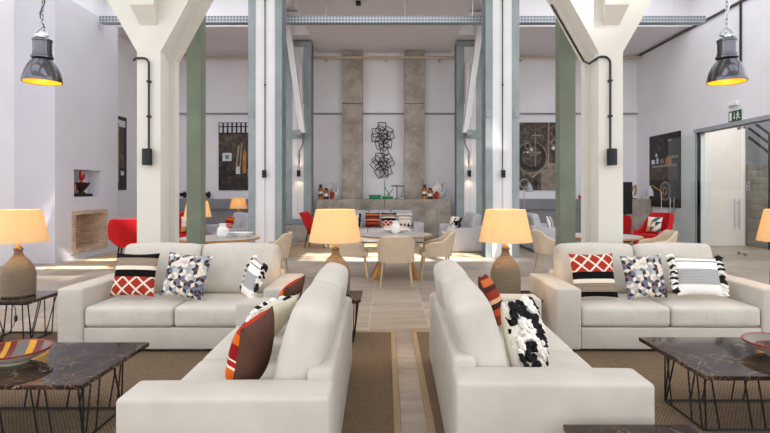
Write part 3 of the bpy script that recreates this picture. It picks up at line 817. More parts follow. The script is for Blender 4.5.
# niche: bowl on a stand with a red rooster in it, another rooster behind
t = thing('pedestal_bowl', 'dark carved wooden bowl on a foot in the wall niche', 'bowl', (BX - .155, 11.97, NZ0 + .001))
MB().lathe([(0, .11), (.05, .11), (.06, .14), (.12, .2), (.19, .3), (.2, .33), (.18, .33), (.12, .24), (0, .2)], 8, sx=.66, sy=1.4).build('basin', M['dark_iron'], t, ang=20)
MB().rbox(0, 0, .037, .2, .6, .07, .02).lathe([(.13, .05), (.1, .09), (.06, .12), (0, .12)], 10, sx=.7).build('foot', M['dark_iron'], t)
def rooster(label, x, y, z, s, body, rz):
    t = thing('rooster_figurine', label, 'figurine', (x, y, z + .001), rz, 'rooster figurines')
    b = MB(); b.M = Matrix.Scale(s, 4)
    b.ball((0, 0, .16), .075, .11, .08); b.tube([(0, -.06, .17), (0, -.1, .27), (0, -.1, .34)], [.06, .045, .04], 10); b.ball((0, -.1, .36), .045)
    b.cyl((0, -.14, .36), (0, -.19, .35), .018, .002, 8)
    b.build('body', body, t)
    b = MB(); b.M = Matrix.Scale(s, 4)
    b.prism([(-.14, .38), (-.13, .46), (-.1, .42), (-.08, .47), (-.05, .43), (-.03, .44), (-.06, .37)], 'x', -.012, .012); b.build('comb', M['red'], t)
    b = MB(); b.M = Matrix.Scale(s, 4)
    b.prism([(.08, .16), (.16, .34), (.22, .34), (.24, .24), (.2, .16), (.12, .1)], 'x', -.018, .018); b.build('tail', M['red'], t)
    b = MB(); b.M = Matrix.Scale(s, 4)
    b.lathe([(.07, 0), (.06, .02), (.02, .04), (.02, .1), (0, .1)], 14); b.build('pedestal', M['amber'] if body is not M['red'] else M['red'], t)
    return t
rooster('bright red rooster figurine standing in the dark niche bowl', BX - .155, 11.97, NZ0 + .33, .62, M['red'], R(5))
rooster('rooster figurine with red head and comb standing beside the niche bowl', BX - .125, 11.54, NZ0, .7, M['ph_wood'], R(90))
# ================================================================ FURNITURE
# ---- rugs
def rug(label, x0, x1, y0, y1, mat, edge=True, rz=0):
    cx, cy = (x0 + x1) / 2, (y0 + y1) / 2
    t = thing('rug', label, 'rug', (cx, cy, 0), rz, 'woven rugs')
    hx, hy = (x1 - x0) / 2, (y1 - y0) / 2
    MB().bev(-hx + .05, hx - .05, -hy + .05, hy - .05, .001, .012, .004).build('field', mat, t)
    e = MB()
    for a in ((-hx, hx, -hy, -hy + .05), (-hx, hx, hy - .05, hy), (-hx, -hx + .05, -hy + .05, hy - .05), (hx - .05, hx, -hy + .05, hy - .05)):
        e.bev(a[0], a[1], a[2], a[3], .001, .014, .005)
    e.build('binding', M['rug_edge'], t)
    return t
rug('brown woven sisal rug under the left sofas', -4.7, .1, .6, 5.5, M['sisal'])
rug('brown woven sisal rug under the right sofas', .26, 4.9, .6, 5.5, M['sisal'], rz=R(-.3))
rug('tan rug in front of the fireplace at far left', -6.6, -4.15, 9.9, 12.35, M['rug_tan'])
rug('tan rug in front of the concrete ledge at the back', -2.56, 2.3, 11.85, 15.4, M['rug_tan'])

# ---- sofas
def sofa(label, L, x, y, rz, nseat=2, mats=None, dep=.93, aw=.24, zb=.93, group=None):
    group = 'grey sofas at the back' if mats else 'ivory sofas'
    ms, mc = mats or (M['sofa'], M['cushion'])
    t = thing('sofa', label, 'sofa', (x, y, 0), rz, group)
    h = dep / 2; ix = L / 2 - aw
    for s in (-1, 1):
        b = MB(); b.rbox(s * (L / 2 - aw / 2), 0, .315, aw, dep, .57, .022, (.004, .004, .006), mid=4)
        b.build('arm', ms, t, ang=50)
    b = MB(); b.rbox(0, h - .065, .345, 2 * ix + .06, .128, .62, .03, (0, .006, 0), mid=6); b.build('back_frame', ms, t, ang=50)
    b = MB(); b.rbox(0, -.06, .135, 2 * ix - .004, dep - .14, .2, .012, mid=2); b.build('base', ms, t, ang=50)
    cw = 2 * ix / nseat
    for i in range(nseat):
        cx = -ix + cw * (i + .5)
        b = MB(); b.rbox(cx, -.09, .335, cw - .008, dep - .19, .19, .038, (0, .008, .012)); b.build('seat_cushion', mc, t, ang=60)
    for i in range(nseat):
        cx = -ix + cw * (i + .5)
        rot = Matrix.Rotation(R(-15), 3, 'X')
        b = MB(); b.rbox(cx, .298, .68, cw - .012, cw * 0 + .2, .51, .062, (.008, .035, .022), rot=rot, mid=8, e=5)
        b.build('back_cushion', mc, t, ang=60)
    f = None
    for sx in (-1, 1):
        for sy in (-1, 1):
            b = MB().box(sx * (L / 2 - .1) - .03, sx * (L / 2 - .1) + .03, sy * (h - .09) - .03, sy * (h - .09) + .03, .0145, .034)
            b.build('foot', M['black'], t)
    return t
s_lf = sofa('ivory two-seat sofa facing the camera at far left, behind the marble table', 2.15, -1.98, 4.76 + .465, 0)
s_rf = sofa('ivory two-seat sofa facing the camera at far right, behind the marble table', 2.15, 2.66, 4.76 + .465, R(-.6))
s_ln = sofa('ivory sofa in left foreground with its back to the aisle, facing left', 2.15, -.735, 2.235 + 1.075, R(-90 + 1.1))
s_rn = sofa('ivory sofa in right foreground with its back to the aisle, facing right', 2.15, .825, 2.41 + 1.075, R(90 - 1.4))
GM = (M['grey_sofa'], M['grey_sofa'])
s_b = sofa('grey three-seat sofa against the concrete ledge', 2.62, -.2, 15.47, 0, 3, GM, aw=.3)
s_gr = sofa('grey sofa beside the right steel-clad column, facing left', 2.1, 1.98, 13.66, R(-90), 2, GM)
s_gra = sofa('grey sofa in the right aisle behind the green post, facing right', 2.1, 4.13, 13.8, R(90), 2, GM)
s_gla = sofa('grey sofa in the left aisle behind the green post, facing left', 2.1, -4.05, 13.5, R(-58), 2, GM)

# ---- pillows
PG = {s_lf.name: 'pillows on the far left sofa', s_rf.name: 'pillows on the far right sofa', s_ln.name: 'pillows on the left foreground sofa', s_rn.name: 'pillows on the right foreground sofa', s_b.name: 'pillows on the back grey sofa', s_gr.name: 'pillows on the grey side sofas', s_gra.name: 'pillows on the grey side sofas', s_gla.name: 'pillows on the grey side sofas'}
def pillow_mesh(b, w, h, t, n=16, bow=.07, half=None, mi=0, mib=None):
    idx = {}
    vs = []; fs = []; ms = []
    def P(i, j, s):
        u = -1 + 2 * i / n; v = -1 + 2 * j / n
        k = (i, j, s if 0 < i < n and 0 < j < n else 0)
        if k in idx: return idx[k]
        x = u * w / 2 * (1 - bow * (1 - v * v) * abs(u)); z = v * h / 2 * (1 - bow * (1 - u * u) * abs(v))
        y = s * t / 2 * (max(0, (1 - u * u) * (1 - v * v))) ** .42
        idx[k] = len(vs); vs.append((x, y, z)); return idx[k]
    for s in (-1, 1):
        for i in range(n):
            for j in range(n):
                f = [P(i, j, s), P(i + 1, j, s), P(i + 1, j + 1, s), P(i, j + 1, s)]
                if s > 0: f.reverse()
                fs.append(tuple(f)); ms.append(mi if s < 0 else (mi if mib is None else mib))
    base = len(b.v)
    b.v.extend((b.M @ Vector(p))[:] for p in vs)
    for f, m in zip(fs, ms): b.f.append(tuple(base + q for q in f)); b.m.append(m)
    return b
def pillow(label, sofa_o, lx, ly, lz, w, h, t, mats, lean=14, spin=0, roll=0, extra=None, group=None, bow=.07):
    """lx, ly, lz: centre in the sofa's frame"""
    group = PG.get(getattr(sofa_o, 'name', ''), 'pillows on the red armchairs')
    SM = Matrix.Translation(sofa_o.location) @ Matrix.Rotation(sofa_o.rotation_euler.z, 4, 'Z')
    MX = SM @ Matrix.Translation((lx, ly, lz)) @ Matrix.Rotation(R(spin), 4, 'Z') @ Matrix.Rotation(R(-lean), 4, 'X') @ Matrix.Rotation(R(roll), 4, 'Y')
    b = MB(); pillow_mesh(b, w, h, t, mib=1 if len(mats) > 1 else None, bow=bow)
    if extra is None:
        o = b.build('throw_pillow', mats, ang=80); tag(o, label, 'pillow', group); o.matrix_world = MX
    else:
        o = thing('throw_pillow', label, 'pillow', group=group); o.matrix_world = MX
        b.build('cover', mats, o, ang=80); extra(o)
    return o
def tassels(w, h):
    def fn(o):
        rnd = random.Random(3)
        for s in (-1, 1):
            b = MB()
            for k in range(15):
                z = -h / 2 + .035 + (h - .035) * (k + .2) / 14.4
                m = 1 if rnd.random() < .5 else 0
                for q in range(3):
                    a = Vector((s * (w / 2 - .025), rnd.uniform(-.012, .012), z))
                    e = a + Vector((s * rnd.uniform(.04, .075), rnd.uniform(-.03, .02), rnd.uniform(-.04, .012)))
                    b.tube([a, (a + e) / 2 + Vector((0, -.006, .01)), e], [.011, .014, .009], 6, mi=m)
            b.build('tassel_fringe', [M['tassel_white'], M['tassel_black']], o)
    return fn
def shag(w, h, t, n=260, seed=1):
    """tufts standing on the front face"""
    def fn(o):
        rnd = random.Random(seed); b = MB()
        for k in range(n):
            u = rnd.uniform(-.93, .93); v = rnd.uniform(-.93, .93)
            y = -t / 2 * ((1 - u * u) * (1 - v * v)) ** .42
            p = Vector((u * w / 2 * .96, y + .004, v * h / 2 * .96))
            e = p + Vector((rnd.uniform(-.02, .02), -rnd.uniform(.015, .035), rnd.uniform(-.035, .0)))
            blk = math.sin(u * 4.0 + seed) * math.cos(v * 4.6 - seed) + .3 * math.sin(u * 7 + v * 5) > .02
            b.tube([p, (p + e) / 2 + Vector((0, -.006, .004)), e], [.014, .013, .004], 5, mi=1 if blk else 0)
        b.build('shaggy_tufts', [M['tassel_white'], M['tassel_black']], o)
    return fn
PT = .13
# far left sofa
pillow('kilim pillow with black band on top and red lattice below, on the far left sofa', s_lf, -.51, -0.135, 0.682, .45, .43, PT, [M['kilim']], 17, -4)
pillow('blue grey rhombus print pillow on the far left sofa', s_lf, .0, -0.145, 0.672, .46, .44, PT, [M['rhomb']], 18, -6, 5)
pillow('white pillow with grey herringbone and tassels, turned sideways on the far left sofa', s_lf, .69, -.25, .655, .38, .37, .12, [M['herring']], 20, -58, 6, tassels(.38, .37))
# far right sofa
pillow('kilim pillow with red lattice on top and black band below, on the far right sofa', s_rf, -.60, -0.135, 0.672, .45, .44, PT, [M['kilim']], 17, 3, 180)
pillow('blue grey rhombus print pillow on the far right sofa', s_rf, -.10, -0.145, 0.662, .42, .43, PT, [M['rhomb']], 18, 2, -2)
pillow('white pillow with grey herringbone and tassels, lying flat-on on the far right sofa', s_rf, .42, -0.15, 0.668, .47, .39, .12, [M['herring']], 20, 3, 2, tassels(.47, .39))
# near left sofa: local +x runs away along -... near end is at local +x for the left sofa
pillow('chocolate brown pillow with red and orange striped front, nearest on left front sofa', s_ln, .60, .01, .65, .42, .405, .18, [M['stripe_red'], M['brown']], 12, -9, 3, bow=.1)
pillow('cream pillow with black and white shaggy front, in the middle of the left front sofa', s_ln, -.02, -.035, .645, .42, .40, .14, [M['shag'], M['cream']], 36, -24, 4, shag(.42, .40, .14, 200, 2))
pillow('brown and rust pillow at the far end of the left foreground sofa', s_ln, -.56, .0, .66, .34, .39, .13, [M['stripe_red'], M['brown']], 24, -14, 8)
# near right sofa: near end at local -x
pillow('white pillow with black shaggy tufts, nearest on the right foreground sofa', s_rn, -.53, .03, .67, .43, .44, .15, [M['shag'], M['cream']], 13, -30, 4, shag(.46, .46, .17, 260, 1))
pillow('brown and rust pillow at the far end of the right foreground sofa', s_rn, .52, .01, .665, .42, .40, .13, [M['stripe_brown'], M['brown']], 24, -14, 6)
# grey sofa at the back
pillow('black and white zebra pillow at the left end of the back grey sofa', s_b, -.74, -.13, .66, .42, .42, .12, [M['zebra']], 17)
pillow('rust and brown striped pillow on the back grey sofa', s_b, -.20, -.13, .67, .45, .44, .12, [M['stripe_brown']], 17)
pillow('kilim pillow with red lattice on the back grey sofa', s_b, .28, -.13, .67, .45, .44, .12, [M['kilim']], 17)
pillow('white pillow with a dark triangle border at the right end of the back grey sofa', s_b, .76, -.13, .66, .44, .42, .12, [M['tri_border']], 17, 0, 0)
# grey side sofas
pillow('patterned black and white pillow on the grey sofa by the right steel column', s_gr, .12, -.14, .66, .38, .36, .12, [M['zebra']], 17, 50)
pillow('white pillow with black tufts on the grey sofa by the right steel column', s_gr, .53, -.25, .68, .4, .42, .12, [M['shag']], 17, 20)
pillow('black and white pillow on the grey sofa in the right aisle', s_gra, -.55, -.12, .68, .44, .44, .12, [M['zebra']], 17, -30)
pillow('red and orange pillow on the grey sofa in the left aisle', s_gla, .5, -.22, .67, .42, .42, .12, [M['stripe_red']], 17, 10)

# ---- wire-frame marble tables
def rods(t, pts, r=.0055):
    for a, b in pts: MB().cyl(a, b, r, n=8).build('leg', M['black'], t)
def wire_table(name, label, cat, x0, x1, y0, y1, z, ins, nx, ny, lean=.1, loc_rz=0, cord=False):
    cx, cy = (x0 + x1) / 2, (y0 + y1) / 2; hx, hy = (x1 - x0) / 2, (y1 - y0) / 2
    t = thing(name, label, cat, (cx, cy, .014 if cy < 5.5 else 0), loc_rz, 'marble coffee tables' if cat == 'coffee table' else 'marble side tables')
    z -= t.location.z
    MB().bev(-hx, hx, -hy, hy, z - .028, z, .004).build('table_top', M['marble'], t, flat=True)
    bx, by = hx - ins, hy - ins * (1.8 if ins > .09 else .8); tx, ty = (bx, by) if ins > .09 else (hx - .035, hy - .035)
    for nm, X, Y, zc in (('top_rail', tx, ty, z - .036), ('base_rail', bx, by, .008)):
        b = MB()
        for p, q in (((-X, -Y), (X, -Y)), ((X, -Y), (X, Y)), ((X, Y), (-X, Y)), ((-X, Y), (-X, -Y))):
            b.cyl((*p, zc), (*q, zc), .0075, n=8)
        b.build(nm, M['black'], t)
    P = []
    zt, zb = z - .03, .008
    for s in (-1, 1):
        if hx > .5:
            xs_ = []; d_ = .05
            while d_ < 2 * hx - .08: xs_ += [d_, d_ + .085]; d_ += .29
            xs_ = [-hx + q for q in xs_] if x0 > 0 else [hx - q for q in xs_]
        else: xs_ = [hx * (-1 + 2 * (i + .5) / nx) for i in range(nx)]
        for i, q in enumerate(xs_):
            d = (-s * .06 if hx > .5 else (.07 if i % 2 else -.07))
            P.append(((max(-tx, min(tx, q)), s * ty, zt), (max(-bx, min(bx, q + d)), s * by, zb)))
    V4 = [(.92, .62), (.42, .95), (-.2, -.42), (-.62, -.9)] if hx > .5 else [(-.9, -.5), (-.1, -.5), (.1, .5), (.9, .5)]
    for s in (-1, 1):
        for a_, c_ in V4: P.append(((s * tx, a_ * ty, zt), (s * bx, c_ * by, zb)))
    rods(t, P)
    if cord:
        b = MB().tube([(-.08, .0, z - .03), (.02, -.05, z - .12), (.03, -.06, .2), (.0, -.1, .1), (-.1, -.12, .02)], .004, 6)
        b.rbox(.03, -.06, .22, .03, .022, .06, .01)
        b.build('lamp_cord', M['black_cable'], t)
    return t
wire_table('coffee_table', 'low brown marble coffee table on black wire base, left, with the striped bowl', 'coffee table', -3.1, -1.70, 2.87, 3.69, .42, .10, 7, 4)
wire_table('coffee_table', 'low brown marble coffee table on black wire base, right, with the dark red bowl', 'coffee table', 1.88, 3.28, 3.01, 3.82, .42, .10, 7, 4)
ZS = .45
wire_table('side_table', 'brown marble side table under the lamp at far left', 'side table', -4.03, -3.44, 4.92, 5.47, ZS, .08, 4, 4, .05, cord=True)
wire_table('side_table', 'brown marble side table at the far end of the left foreground sofa', 'side table', -.79, -.245, 4.99, 5.47, ZS, .08, 4, 4, .05)
wire_table('side_table', 'brown marble side table at the far end of the right foreground sofa', 'side table', 1.0, 1.53, 4.99, 5.47, ZS, .08, 4, 4, .05)
wire_table('side_table', 'brown marble side table at the right edge under the far right lamp', 'side table', 3.86, 4.42, 4.99, 5.47, ZS, .08, 4, 4, .05)
wire_table('side_table', 'brown marble side table in front of the right foreground sofa, at the bottom edge', 'side table', .80, 1.37, 1.75, 2.32, ZS, .08, 4, 4, .05)
wire_table('side_table', 'small side table in the left aisle under a lamp, partly behind the green post', 'side table', -4.1, -3.55, 10.15, 10.65, ZS, .08, 4, 4, .05)
wire_table('side_table', 'small side table at the back of the left aisle behind the grey sofa', 'side table', -4.78, -4.22, 15.4, 15.95, ZS, .08, 4, 4, .05)

# ---- table lamps
def lamp(label, x, y, z, e=8.5, first=None):
    if first is not None:
        t = dup(first, (x, y, z), .7 * x, label); return t
    t = thing('table_lamp', label, 'table lamp', (x, y, z), 0, 'lit table lamps')
    p = [(0, 0), (.137, 0), (.15, .015), (.152, .1), (.152, .215), (.147, .25), (.128, .305), (.085, .365), (.052, .4), (.038, .43), (.037, .46), (.045, .47), (.042, .482), (0, .485)]
    MB().lathe(p, 48).build('jug_base', M['jug'], t)
    MB().lathe([(0, .485), (.03, .486), (.03, .505), (.014, .51), (.014, .58), (0, .585)], 20).build('neck', M['brass'], t)
    ls = MB().lathe([(.27, .545), (.2, .87), (.196, .87), (.266, .545)], 56, close=True).build('lamp_shade', M['shade'], t, ang=60)
    g = MB()
    for k in range(3):
        a = 2 * PI * k / 3; g.cyl((0, 0, .845), (.198 * math.cos(a), .198 * math.sin(a), .855), .004, n=6)
    g.cyl((0, 0, .56), (0, 0, .85), .006, n=8)
    g.build('shade_carrier', M['brass'], ls)
    MB().ball((0, 0, .79), .035).build('bulb', M['bulb'], ls)
    l = bpy.data.lights.new('lamp_light', 'POINT'); l.energy = e; l.color = (1, .63, .30); l.shadow_soft_size = .06
    lo = bpy.data.objects.new('lamp_light', l); COL.objects.link(lo); lo.parent = t; lo.location = (0, 0, .68)
    return t
LA = lamp('lit table lamp on the jug base at far left, in front of the chimney block', -3.725, 5.2, ZS)
lamp('lit table lamp with jug base behind the left foreground sofa', -.52, 5.26, ZS, first=LA)
lamp('lit table lamp with jug base behind the right foreground sofa', 1.225, 5.26, ZS, first=LA)
lamp('lit table lamp cut by the right edge of the view', 4.12, 5.26, ZS, first=LA)
lamp('lit table lamp half hidden behind the left green post', -3.82, 10.4, ZS, first=LA)
lamp('lit table lamp at the back of the left aisle below the timber picture', -4.5, 15.67, ZS, first=LA)

# ---- bowls
def bowl(label, x, y, z, r, inner, rz=0):
    t = thing('bowl', label, 'bowl', (x, y, z), rz, 'bowls on the coffee tables')
    sh_ = MB().lathe([(0, 0), (r * .42, 0), (r * .44, .012), (r * .75, .038), (r * .985, .076), (r * .97, .08)], 56).build('outer_shell', M['bowl_cream'], t, ang=60)
    MB().lathe([(r * .93, .082), (r * .72, .054), (r * .4, .027), (0, .02)], 56).build('glazed_inside', inner, t, ang=60)
    MB().lathe([(r * .985, .076), (r, .082), (r * .985, .088), (r * .93, .082), (r * .96, .078)], 56, close=True).build('rim', M['rim_red'], sh_, ang=60)
    return t
bowl('wide ceramic bowl striped grey, yellow and dark red on the left marble table', -2.37, 3.26, .421, .215, M['bowl_stripe'], R(8))
bowl('wide ceramic bowl with dark red dotted inside on the right marble table', 2.63, 3.40, .421, .23, M['bowl_red'])

# ---- upholstered tub chairs
def sp(v, e): return math.copysign(abs(v) ** e, v)
def tub(name, label, cat, x, y, rz, mat, legm, hw=.29, dep=.56, zs=.46, zb=.405, zarm=.64, zback=.81, th=.035, flare=.06, taper=.0, span=128, leg_r=.02, group=None, leglen=True):
    t = thing(name, label, cat, (x, y, .0145 if name == 'lounge_chair' else 0), rz, group)
    N = 40; rows = 6; b = MB(); vs = []; fs = []
    def top(a):
        d = abs(a)
        k = min(1, max(0, (d - R(38)) / R(52))); k = k * k * (3 - 2 * k)
        k2 = min(1, max(0, (d - R(95)) / R(35)))
        return zback + (zarm - zback) * k - .05 * k2
    ring = 2 * (rows + 1) + 1
    for i in range(N + 1):
        a = R(-span + 2 * span * i / N); zt = top(a)
        ring_pts = []
        for side in (0, 1):
            for r in range(rows + 1):
                f = r / rows if side == 0 else 1 - r / rows
                z = zb + (zt - zb) * f
                k = 1 + flare * (z - zb) / .4 - taper * (1 - f) * (1 if side == 0 else 1)
                off = 0 if side == 0 else th
                xx = (hw - off) * sp(math.sin(a), .72) * k
                yy = (dep / 2 - off) * sp(math.cos(a), .72) * (k if math.cos(a) > 0 else 1)
                if math.cos(a) > 0: yy += .10 * f * math.cos(a) * max(0, (zback - .7) / .2)
                ring_pts.append((xx, yy, z))
            if side == 0:
                p = ring_pts[-1]; q = ((hw - th / 2) * sp(math.sin(a), .72) * k, 0, zt + .014)
                kk = (hw - th / 2) / hw
                ring_pts.append((p[0] * kk, p[1] * ((dep / 2 - th / 2) / (dep / 2)), zt + .014))
        vs.extend(ring_pts)
    for i in range(N):
        for k in range(ring):
            fs.append((i * ring + k, i * ring + (k + 1) % ring, (i + 1) * ring + (k + 1) % ring, (i + 1) * ring + k))
    fs += [tuple(range(ring)), tuple(range((N + 1) * ring - 1, N * ring - 1, -1))]
    b.add(vs, fs)
    b.build('shell', mat, t, ang=50)
    s = MB(); kk = 1 - taper
    s.rbox(0, -.015, (zs + zb) / 2 + .005, (2 * hw - 2 * th - .01) * kk, dep - 2 * th - .0, zs - zb + .03, .03, (0, .01, .012)); s.build('seat', mat, t, ang=60)
    for sx in (-1, 1):
        for sy in (-1, 1):
            MB().cyl((sx * hw * .72 * kk, sy * dep * .36, zb + .01), (sx * hw * .86 * kk, sy * dep * .46, .0), leg_r, leg_r * .55, 10).build('leg', legm, t)
    return t
BE = (M['beige_leather'], M['taupe_leg'])
G1 = 'beige upholstered dining chairs'
def dchair(label, x, y, rz): return tub('dining_chair', label, 'chair', x, y, R(rz), *BE, group=G1)
dchair('beige dining chair seen from behind at the central round table', .16, 8.18, 180)
DC = bpy.data.objects['dining_chair']
def dc(label, x, y, rz): return dup(DC, (x, y, 0), R(rz), label)
dc('beige dining chair on the left side of the central round table', -.58, 9.0, 92)
dc('beige dining chair on the right side of the central round table', .86, 8.95, -90)
dc('beige dining chair on the far side of the central round table', .2, 9.98, 0)
dc('beige dining chair seen from behind at the round table of the left aisle', -2.32, 6.98, 158)
dc('beige dining chair at the right of the round table in the left aisle', -1.93, 8.62, -90)
dc('beige dining chair beside the right green post, facing the right aisle table', 2.99, 9.25, 88)
dc('beige dining chair at the right of the round table in the right aisle', 4.74, 9.05, -98)

# ---- round tables
def rtable(label, x, y, first=None, rz=0):
    if first: return dup(first, (x, y, 0), rz, label)
    t = thing('dining_table', label, 'table', (x, y, 0), 0, 'round dining tables')
    MB().lathe([(0, .748), (.636, .748), (.636, .735)], 72).build('table_top', M['table_grey'], t, ang=50)
    MB().lathe([(.636, .7475), (.652, .745), (.652, .72), (.636, .715), (0, .715), (0, .735), (.636, .735)], 72).build('edge_band', M['oak'], t, ang=50)
    for k in range(4):
        a = PI / 4 + k * PI / 2; ca, sa = math.cos(a), math.sin(a)
        b = MB(); n_ = Vector((-sa, ca, 0)) * .03
        for_ = []
        P0 = Vector((ca * .06, sa * .06, .714)); P1 = Vector((ca * .17, sa * .17, .714)); Q0 = Vector((ca * .46, sa * .46, 0)); Q1 = Vector((ca * .56, sa * .56, 0))
        vs = [(p + s * n_)[:] for s in (-1, 1) for p in (P0, P1, Q1, Q0)]
        b.add(vs, [(0, 1, 2, 3), (7, 6, 5, 4), (0, 4, 5, 1), (1, 5, 6, 2), (2, 6, 7, 3), (3, 7, 4, 0)])
        b.build('leg', M['oak'], t, flat=True)
    return t
RT = rtable('round grey-topped oak dining table in the centre, before the back sofa', .17, 9.15)
rtable('round oak dining table in the left aisle behind the far left sofa', -2.76, 8.5, RT, R(20))
rtable('round oak dining table in the right aisle behind the Y-shaped column', 3.72, 8.85, RT, R(15))
def vase(label, x, y, s=1.0, first=None):
    b = MB().lathe([(0, 0), (.06 * s, 0), (.1 * s, .04), (.108 * s, .07), (.102 * s, .078), (.112 * s, .1), (.104 * s, .112), (.108 * s, .13), (.096 * s, .145), (.09 * s, .165), (.066 * s, .182), (.062 * s, .205), (.075 * s, .235), (.06 * s, .235), (.05 * s, .19), (0, .18)], 32)
    o = b.build('vase', M['white_ceramic'], loc=(x, y, .7495)); tag(o, label, 'vase', 'ribbed table vases'); return o
vase('round white ribbed vase on the central dining table', .17, 9.2, .76)
vase('round white ribbed vase on the left aisle dining table', -2.68, 8.42, .85)
b = MB().lathe([(0, .0), (.1, .0), (.24, .055), (.255, .062), (.245, .066), (.1, .015), (0, .012)], 40, sy=.45)
tag(b.build('serving_dish', M['white_ceramic'], loc=(.185, 9.5, .7495)), 'long low white dish behind the vase on the central table', 'dish')
b = MB().lathe([(0, .0), (.1, .0), (.2, .06), (.215, .075), (.205, .078), (.1, .015), (0, .012)], 40, sy=.5)
tag(b.build('serving_dish', M['white_ceramic'], loc=(-2.43, 8.6, .7495)), 'low white dish beside the vase on the left aisle table', 'dish')

# ---- red chairs
RED = dict(mat=M['red'], legm=M['black'])
tub('lounge_chair', 'red lounge chair with dappled sunlight on its back, near the fireplace', 'armchair', -5.38, 10.75, R(200), M['red'], M['black'], hw=.36, dep=.58, zs=.46, zb=.36, zarm=.5, zback=.93, th=.06, flare=.12, taper=.36, leg_r=.018, group='red lounge chairs')
RC = bpy.data.objects['lounge_chair']
dup(RC, (-1.85, 13.7, .0145), R(80), 'red lounge chair standing on the tan rug behind the left foreground lamp')
tub('armchair', 'large red tub armchair with a pale pillow, before the right wall picture', 'armchair', 6.68, 12.9, R(-62), M['red'], M['black'], hw=.42, dep=.8, zs=.44, zb=.16, zarm=.56, zback=1.0, th=.1, flare=.06, group='red tub armchairs')
AC = bpy.data.objects['armchair']; AC.scale = (.9, .9, .96)
dup(AC, (6.5, 14.5, 0), R(165), 'red tub armchair partly hidden behind the right Y-shaped column').scale = (.85, .85, .85)
dup(AC, (-5.0, 12.95, 0), R(8), 'red tub armchair between the left Y-shaped column and the green post')
def chair_pillow(label, ch, mats, ly=.1, lz=.68):
    class Q: pass
    q = Q(); q.location = ch.location; q.rotation_euler = ch.rotation_euler
    pillow(label, q, 0, ly, lz, .4, .4, .12, mats, 14)
chair_pillow('pale pillow with triangles on the large red armchair at right', AC, [M['triangles']])
chair_pillow('teal and orange triangle pillow on the red armchair at left', bpy.data.objects['armchair.002'], [M['triangles']])

# ---- floor lamps with grey domes
def flamp(label, x, y, s, first=None, k=.155):
    if first:
        return dup(first, (x, y, 0), 0 if s > 0 else PI, label)
    t = thing('floor_lamp', label, 'floor lamp', (x, y, 0), 0, 'grey dome floor lamps')
    MB().lathe([(0, 0), (.14, 0), (.14, .018), (.02, .025), (0, .025)], 28).build('base', M['grey_metal'], t)
    MB().cyl((0, 0, .02), (0, 0, 1.62), .011).build('pole', M['chrome'], t)
    MB().tube([(-.04, 0, 1.56), (0, 0, 1.62), (k * .8, 0, 1.8), (k, 0, 1.78)], .009, 8).build('arm', M['brass'], t)
    MB().lathe([(.105, 1.5), (.1, 1.58), (.075, 1.67), (.035, 1.74), (.02, 1.78), (0, 1.785)], 28, (k, 0, 0)).lathe([(.1, 1.501), (.095, 1.58), (.07, 1.665), (0, 1.73)], 28, (k, 0, 0)).build('lamp_shade', M['grey_metal'], t)
    MB().ball((k, 0, 1.55), .035).build('bulb', M['bulb'], t)
    return t
FL = flamp('slim floor lamp with grey dome at the left end of the back grey sofa', -1.77, 16.02, 1)
flamp('slim floor lamp with grey dome at the right end of the back grey sofa', 1.66, 16.02, 1, FL)
flamp('slim floor lamp with grey dome before the sepia picture at right', 4.15, 15.4, 1, FL)
flamp('slim floor lamp with grey dome by the large red armchair', 7.38, 13.75, -1, None, .34).rotation_euler = (0, 0, PI)
bpy.data.objects['floor_lamp.003'].scale = (.92, .92, .93)

# ---- things on the concrete ledge
ZL = 1.271
def flask(label, x, y, first=None):
    b = MB()
    b.M = Matrix.Translation((0, 0, .235)) @ Matrix.Rotation(R(90), 4, 'X')
    b.lathe([(0, -.045), (.14, -.04), (.2, -.03), (.228, 0), (.2, .03), (.14, .04), (0, .045)], 40)
    b.M = Matrix.Identity(4)
    b.lathe([(.05, .43), (.045, .5), (.06, .54), (.045, .54), (.03, .5), (.03, .43)], 20, close=True)
    b.rbox(0, 0, .012, .2, .09, .024, .01)
    o = b.build('flask_vase', M['white_ceramic'], loc=(x, y, ZL)); tag(o, label, 'vase', 'white flask vases'); return o
flask('round flat white flask vase at the left end of the concrete ledge', -1.76, 16.68)
flask('round flat white flask vase at the right end of the concrete ledge', 1.68, 16.68)
def jar(label, x, y, h, r, bands):
    t = thing('jar', label, 'jar', (x, y, ZL), 0, 'banded jars on the ledge')
    z = 0
    for k, (f, m) in enumerate(bands):
        z1 = z + h * f
        if k == len(bands) - 1: p = [(0, z), (r * .62, z), (r * .7, z + .01), (r * .7, z1 - .01), (r * .6, z1), (0, z1)]
        else: p = [(0, z), (r, z), (r * 1.03, (z + z1) / 2), (r, z1), (0, z1)]
        MB().lathe(p, 24).build('lid' if k == len(bands) - 1 else 'glaze_band', M[m], t)
        z = z1
for s, x0, tall in (('left', -2.1, .47), ('right', 1.24, .47)):
    jar(f'tall banded amber and brown jar, outermost on the {s} end of the ledge' if s == 'left' else 'tall banded amber and brown jar beside the right pilaster on the ledge', x0, 16.5, tall, .075, [(.22, 'amber'), (.14, 'dark_brown'), (.16, 'white_ceramic'), (.22, 'amber'), (.26, 'dark_brown')])
    jar(f'shorter amber jar with a white band at the {s} end of the ledge', x0 + .18, 16.47, .36, .08, [(.25, 'dark_brown'), (.25, 'white_ceramic'), (.3, 'amber'), (.2, 'dark_brown')])
b = MB().lathe([(0, 0), (.06, 0), (.075, .06), (.1, .18), (.085, .24), (.04, .28), (.03, .32), (.045, .34), (0, .34)], 28)
tag(b.build('red_vase', M['terracotta'], loc=(-1.74, 16.45, ZL)), 'slender red terracotta vase before the left white flask', 'vase')
b = MB().lathe([(0, 0), (.06, 0), (.1, .07), (.115, .13), (.09, .2), (.04, .225), (.05, .25), (0, .25)], 28)
